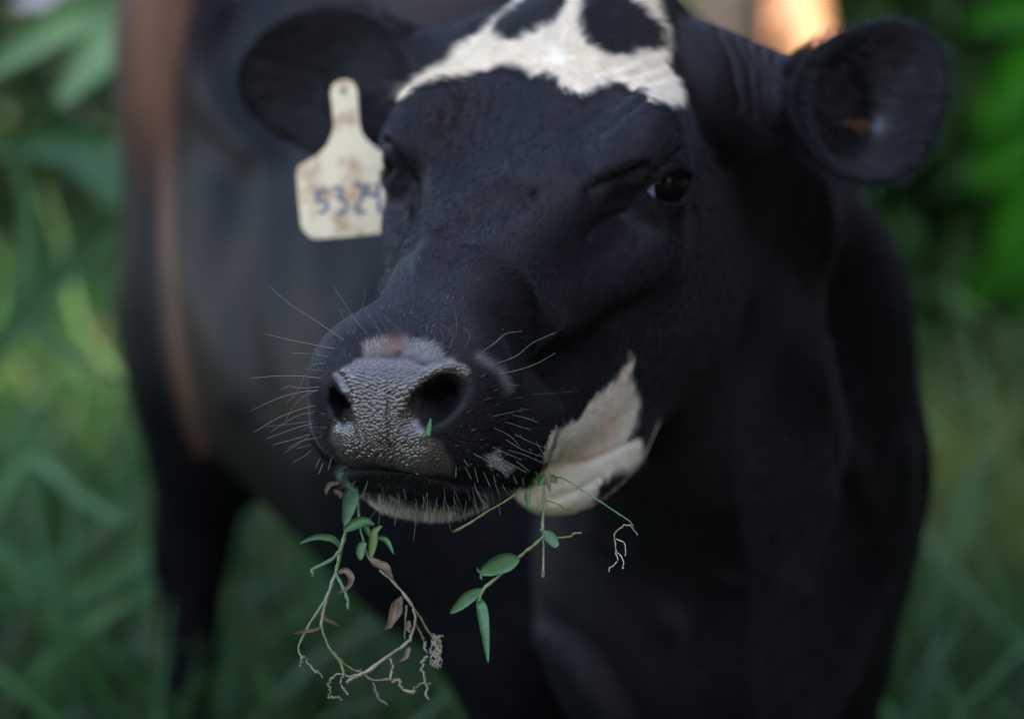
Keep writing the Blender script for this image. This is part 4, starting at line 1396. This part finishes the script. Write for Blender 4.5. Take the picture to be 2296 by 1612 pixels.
if True:
    # shrubs closing the view behind the pasture
    B = [((-2.3, 7.6), (1.3, 1.0, 1.5), DK, "green shrub far left behind the grey flank"),
         ((-.9, 10.5), (1.5, 1.2, 1.9), DK, "dense dark shrub behind the cow's back"),
         ((.9, 10.5), (1.4, 1.1, 1.7), MD, "mid green shrub behind the brown cow"),
         ((2.2, 7.2), (1.0, 1.0, 1.25), BR, "vivid green shrub at the right edge behind the ear"),
         ((1.30, 7.0), (.6, .6, .95), MD, "small green shrub just right of the brown cow"),
         ((4.2, 10.5), (1.9, 1.3, 2.0), MD, "large green shrub far right of the pasture"),
         ((-4.8, 10.5), (2.0, 1.3, 2.0), MD, "large green shrub far left of the pasture")]
    for k, (lo, r, pal, lb) in enumerate(B):
        bush(lo, r, 5200, .12, pal, lb, 40 + k)
    # trees: far row, and an unseen row added on the right to keep the sun off the cow
    T = [((-7, 17), 9, (3.2, 3, 3.2), DK, "tall dark tree beyond the pasture on the left"), ((-2.2, 18), 10, (3.4, 3, 3.6), DK, "tall dark tree beyond the pasture behind the flank"),
         ((2.8, 18), 9, (3.2, 3, 3.2), MD, "tall green tree beyond the brown cow"), ((7.5, 17), 10, (3.4, 3, 3.6), DK, "tall dark tree beyond the pasture on the right")]
    for k, (lo, h, cr2, pal, lb) in enumerate(T):
        tree(lo, h, cr2, 6000, .3, pal, lb, 70 + k, .55)
    R_ = [((3.9, .2), 5.4, (1.6, 1.8, 2.1), .60, 17000, "leafy tree at the right of the camera"), ((3.9, 2.3), 5.6, (1.5, 1.7, 2.3), .60, 27000, "leafy tree shading the cow from the right"),
          ((4.2, 5.2), 3.0, (1.4, 1.6, 1.25), .55, 9000, "low round tree right of the brown cow"), ((4.6, 7.6), 8.2, (1.9, 2.4, 3.4), .56, 20000, "leafy tree behind the low round tree on the right")]
    for k, (lo, h, cr2, cz, n_, lb) in enumerate(R_):
        tree(lo, h, cr2, n_, .17, DK, lb, 90 + k, cz)
    for k, (lo, r) in enumerate([((2.6, .9), (.9, 1.0, .85)), ((2.7, 2.9), (.9, 1.1, .9))]):  # unseen shrubs added to darken the right side
        bush(lo, r, 6000, .10, DK, ["dark shrub out of view right of the camera", "dark shrub out of view right of the cow's shoulder"][k], 60 + k)

    for k, (lo, h, cr2, lb) in enumerate([((2.4, -2.4), 3.4, (1.4, 1.1, 1.4), "leafy tree behind the camera on the right")]):  # unseen tree added to dim surfaces that face the camera
        tree(lo, h, cr2, 9000, .17, DK, lb, 120 + k, .5)

    bush((-2.4, 2.3), (.8, 1.2, .72), 5000, .10, DK, "low dark shrub out of view left of the cow's flank", 64)  # unseen, added to keep low sky light off the flank

# broad-leaved weeds and long grass blades around the cow
m_broad = simple_mat("broad leaf", (.055, .16, .045), .4, .6, .25, 12, .1, .4)
m_broadpale = simple_mat("pale broad leaf", (.14, .30, .11), .4, .6, .2, 12, .1, .3)
m_grey = simple_mat("withered leaf", (.50, .45, .46), .6, .4, .15, 12)
w1 = empty("leafy_weed", PZ(330, 3.7, 0)); tag(w1, "tall weed with large drooping pale green leaves behind the tail", "weed plant")
stem_obj("stem", [(340, 1500), (335, 900), (330, 400), (300, -80)], 12, (3.75, 3.6), m_stem, w1, 7)
leaf_obj("leaf", [(320, 20), (230, 110), (125, 240)], 105, (3.6, 3.45), m_broadpale, w1, .2)
leaf_obj("leaf", [(310, 0), (140, 50), (-60, 190)], 95, (3.6, 3.4), m_broadpale, w1, .2)
leaf_obj("withered_leaf", [(300, -50), (160, -20), (20, 10)], 75, (3.6, 3.5), m_grey, w1, .2)
leaf_obj("leaf", [(335, 300), (262, 330), (245, 420)], 50, (3.6, 3.5), m_broad, w1, .2)
leaf_obj("leaf", [(335, 500), (180, 330), (10, 330)], 120, (3.7, 3.8), m_broad, w1, .2)
leaf_obj("leaf", [(335, 480), (270, 500), (150, 620), (-20, 820)], 40, (3.6, 3.5), m_broad, w1, .2)
w2 = empty("leafy_weed", PZ(330, 3.2, 0)); tag(w2, "low weed with one big pale leaf in the grass left of the hind leg", "weed plant")
stem_obj("stem", [(345, 1560), (345, 1350), (335, 1170)], 9, 3.2, m_stem, w2, 6)
leaf_obj("leaf", [(345, 1170), (260, 1260), (140, 1345)], 100, (3.2, 3.0), m_broadpale, w2, .2)
leaf_obj("leaf", [(330, 1290), (420, 1400), (360, 1500)], 60, (3.2, 3.1), m_broad, w2, .2)


def tuft(label, x0, Y0, bl):
    e = empty("grass_tuft", PZ(x0, Y0, 0)); tag(e, label, "grass tuft", "tufts of long grass")
    for pts, w, d in bl:
        g = P(pts[0][0], pts[0][1], d)
        leaf_obj("blade", pts, w * .62, (d * 1.12, d * 1.08), m_broadpale if w > 45 else m_broad, e, .25, base=.6)


tuft("long pale grass blades crossing at the left edge beside the hind leg", 60, 3.1,
     [([(-60, 1000), (20, 720), (150, 790), (345, 905)], 44, 3.2), ([(-80, 1300), (50, 1030), (180, 1110), (320, 1200)], 52, 3.1),
      ([(-40, 1640), (160, 1430), (400, 1280)], 46, 2.9), ([(-60, 1180), (60, 1260), (170, 1360), (300, 1520)], 38, 3.0),
      ([(-80, 900), (100, 620), (270, 540)], 36, 3.5), ([(60, 1700), (120, 1500), (90, 1350)], 50, 2.9), ([(-40, 900), (60, 560), (30, 300)], 60, 3.6)])
tuft("broad pale grass blades at the bottom between hind leg and forelegs", 1010, 2.7,
     [([(1080, 1700), (1010, 1560), (950, 1440)], 60, 2.72), ([(640, 1700), (600, 1560), (570, 1470)], 52, 2.8), ([(760, 1720), (700, 1500), (560, 1330)], 40, 3.1),
      ([(520, 1700), (640, 1450), (600, 1230)], 44, 3.5), ([(420, 1680), (380, 1560), (210, 1480)], 44, 2.8)])
tuft("long grass blades leaning at the lower right edge of the pasture", 2200, 3.2,
     [([(2020, 1700), (2140, 1590), (2320, 1490)], 44, 3.0), ([(2150, 1700), (2120, 1400), (2060, 1200)], 36, 3.6), ([(2250, 1700), (2200, 1300), (2240, 1000)], 36, 3.9)])
w3 = empty("leafy_weed", PZ(2330, 6.2, 0)); tag(w3, "tall vivid green weed at the right edge of the view", "weed plant")
stem_obj("stem", [(2340, 1100), (2345, 700), (2330, 60)], 10, 6.2, m_stem, w3, 6)
m_vivid = simple_mat("vivid leaf", (.05, .36, .012), .5, .3, .25, 12, .1, .5)
for k, (x, y, x2, y2, w) in enumerate([(2340, 100, 2190, 300, 130), (2340, 250, 2170, 430, 120), (2345, 330, 2230, 600, 140), (2350, 30, 2150, 60, 90), (2350, 520, 2160, 690, 110),
                                       (2345, 400, 2260, 250, 110), (2350, 600, 2240, 820, 110), (2350, 200, 2480, 340, 120), (2345, 430, 2480, 560, 120), (2340, 60, 2420, -60, 100)]):
    leaf_obj("leaf", [(x, y), ((x + x2) / 2 + 10, (y + y2) / 2 - 20), (x2, y2)], w, (6.2, 6.1 + .05 * k), m_vivid, w3, .2)

# ------------------------------------------------------------------ the brown cow behind
def sdf_brown(p):
    def Z(x, Y, z): return PZ(x, Y, z)
    d = ell(p, Z(1695, 5.75, .93), (.145, .62, .30))
    d = smin(d, ell(p, Z(1695, 5.35, 1.0), (.135, .22, .24)), .08)
    for x, Y in ((1610, 5.30), (1775, 5.26)):
        d = smin(d, chain(p, [(Z(x, Y, .85), .13), (Z(x - 4, Y + .02, .55), .075), (Z(x, Y + .08, .30), .045), (Z(x, Y, .04), .05)], .04), .06)
    for x, Y in ((1630, 6.2), (1770, 6.2)):
        d = smin(d, chain(p, [(Z(x, Y, .7), .10), (Z(x, Y, .35), .05), (Z(x, Y, .04), .05)], .04), .06)
    d = smin(d, chain(p, [(Z(1690, 6.2, 1.1), .16), (Z(1660, 6.7, 1.2), .12), (Z(1640, 6.95, 1.15), .10), (Z(1635, 7.15, 1.0), .06)], .05), .08)
    t = chain(p, [(Z(1700, 5.2, 1.2), .04), (Z(1700, 5.08, 1.1), .028), (Z(1702, 5.07, .8), .022), (Z(1700, 5.1, .6), .035), (Z(1700, 5.1, .45), .02)], .02)
    d = smin(d, t, .02)
    # cleft between the thighs
    d = smax(d, -cap(p, Z(1700, 5.0, 1.02), Z(1702, 5.05, .5), .045, .07), .05)
    return smin(d, t, .01)


bV, bQ = build_sdf(sdf_brown, (.05, 4.9, -.02), (1.2, 7.4, 1.4), .02, 4)
bV = smooth_v(bV, bQ, 2)
bX, bY, bD = to_px(bV)
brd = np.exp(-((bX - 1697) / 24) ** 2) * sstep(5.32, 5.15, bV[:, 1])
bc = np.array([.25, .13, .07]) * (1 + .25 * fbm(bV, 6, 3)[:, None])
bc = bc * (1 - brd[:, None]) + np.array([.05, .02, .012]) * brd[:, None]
m_brown, ntb, bb = new_mat("brown hide")
atb = ntb.nodes.new("ShaderNodeAttribute"); atb.attribute_name = "coat"
ntb.links.new(atb.outputs["Color"], bb.inputs["Base Color"]); bb.inputs["Roughness"].default_value = .6
be = empty("cow", (.55, 5.8, 0)); tag(be, "light brown cow standing rump-on in the sun behind the black cow's neck", "cow")
mesh_np("body", bV, bQ, m_brown, be, True, {"coat": ('FLOAT_COLOR', bc)})
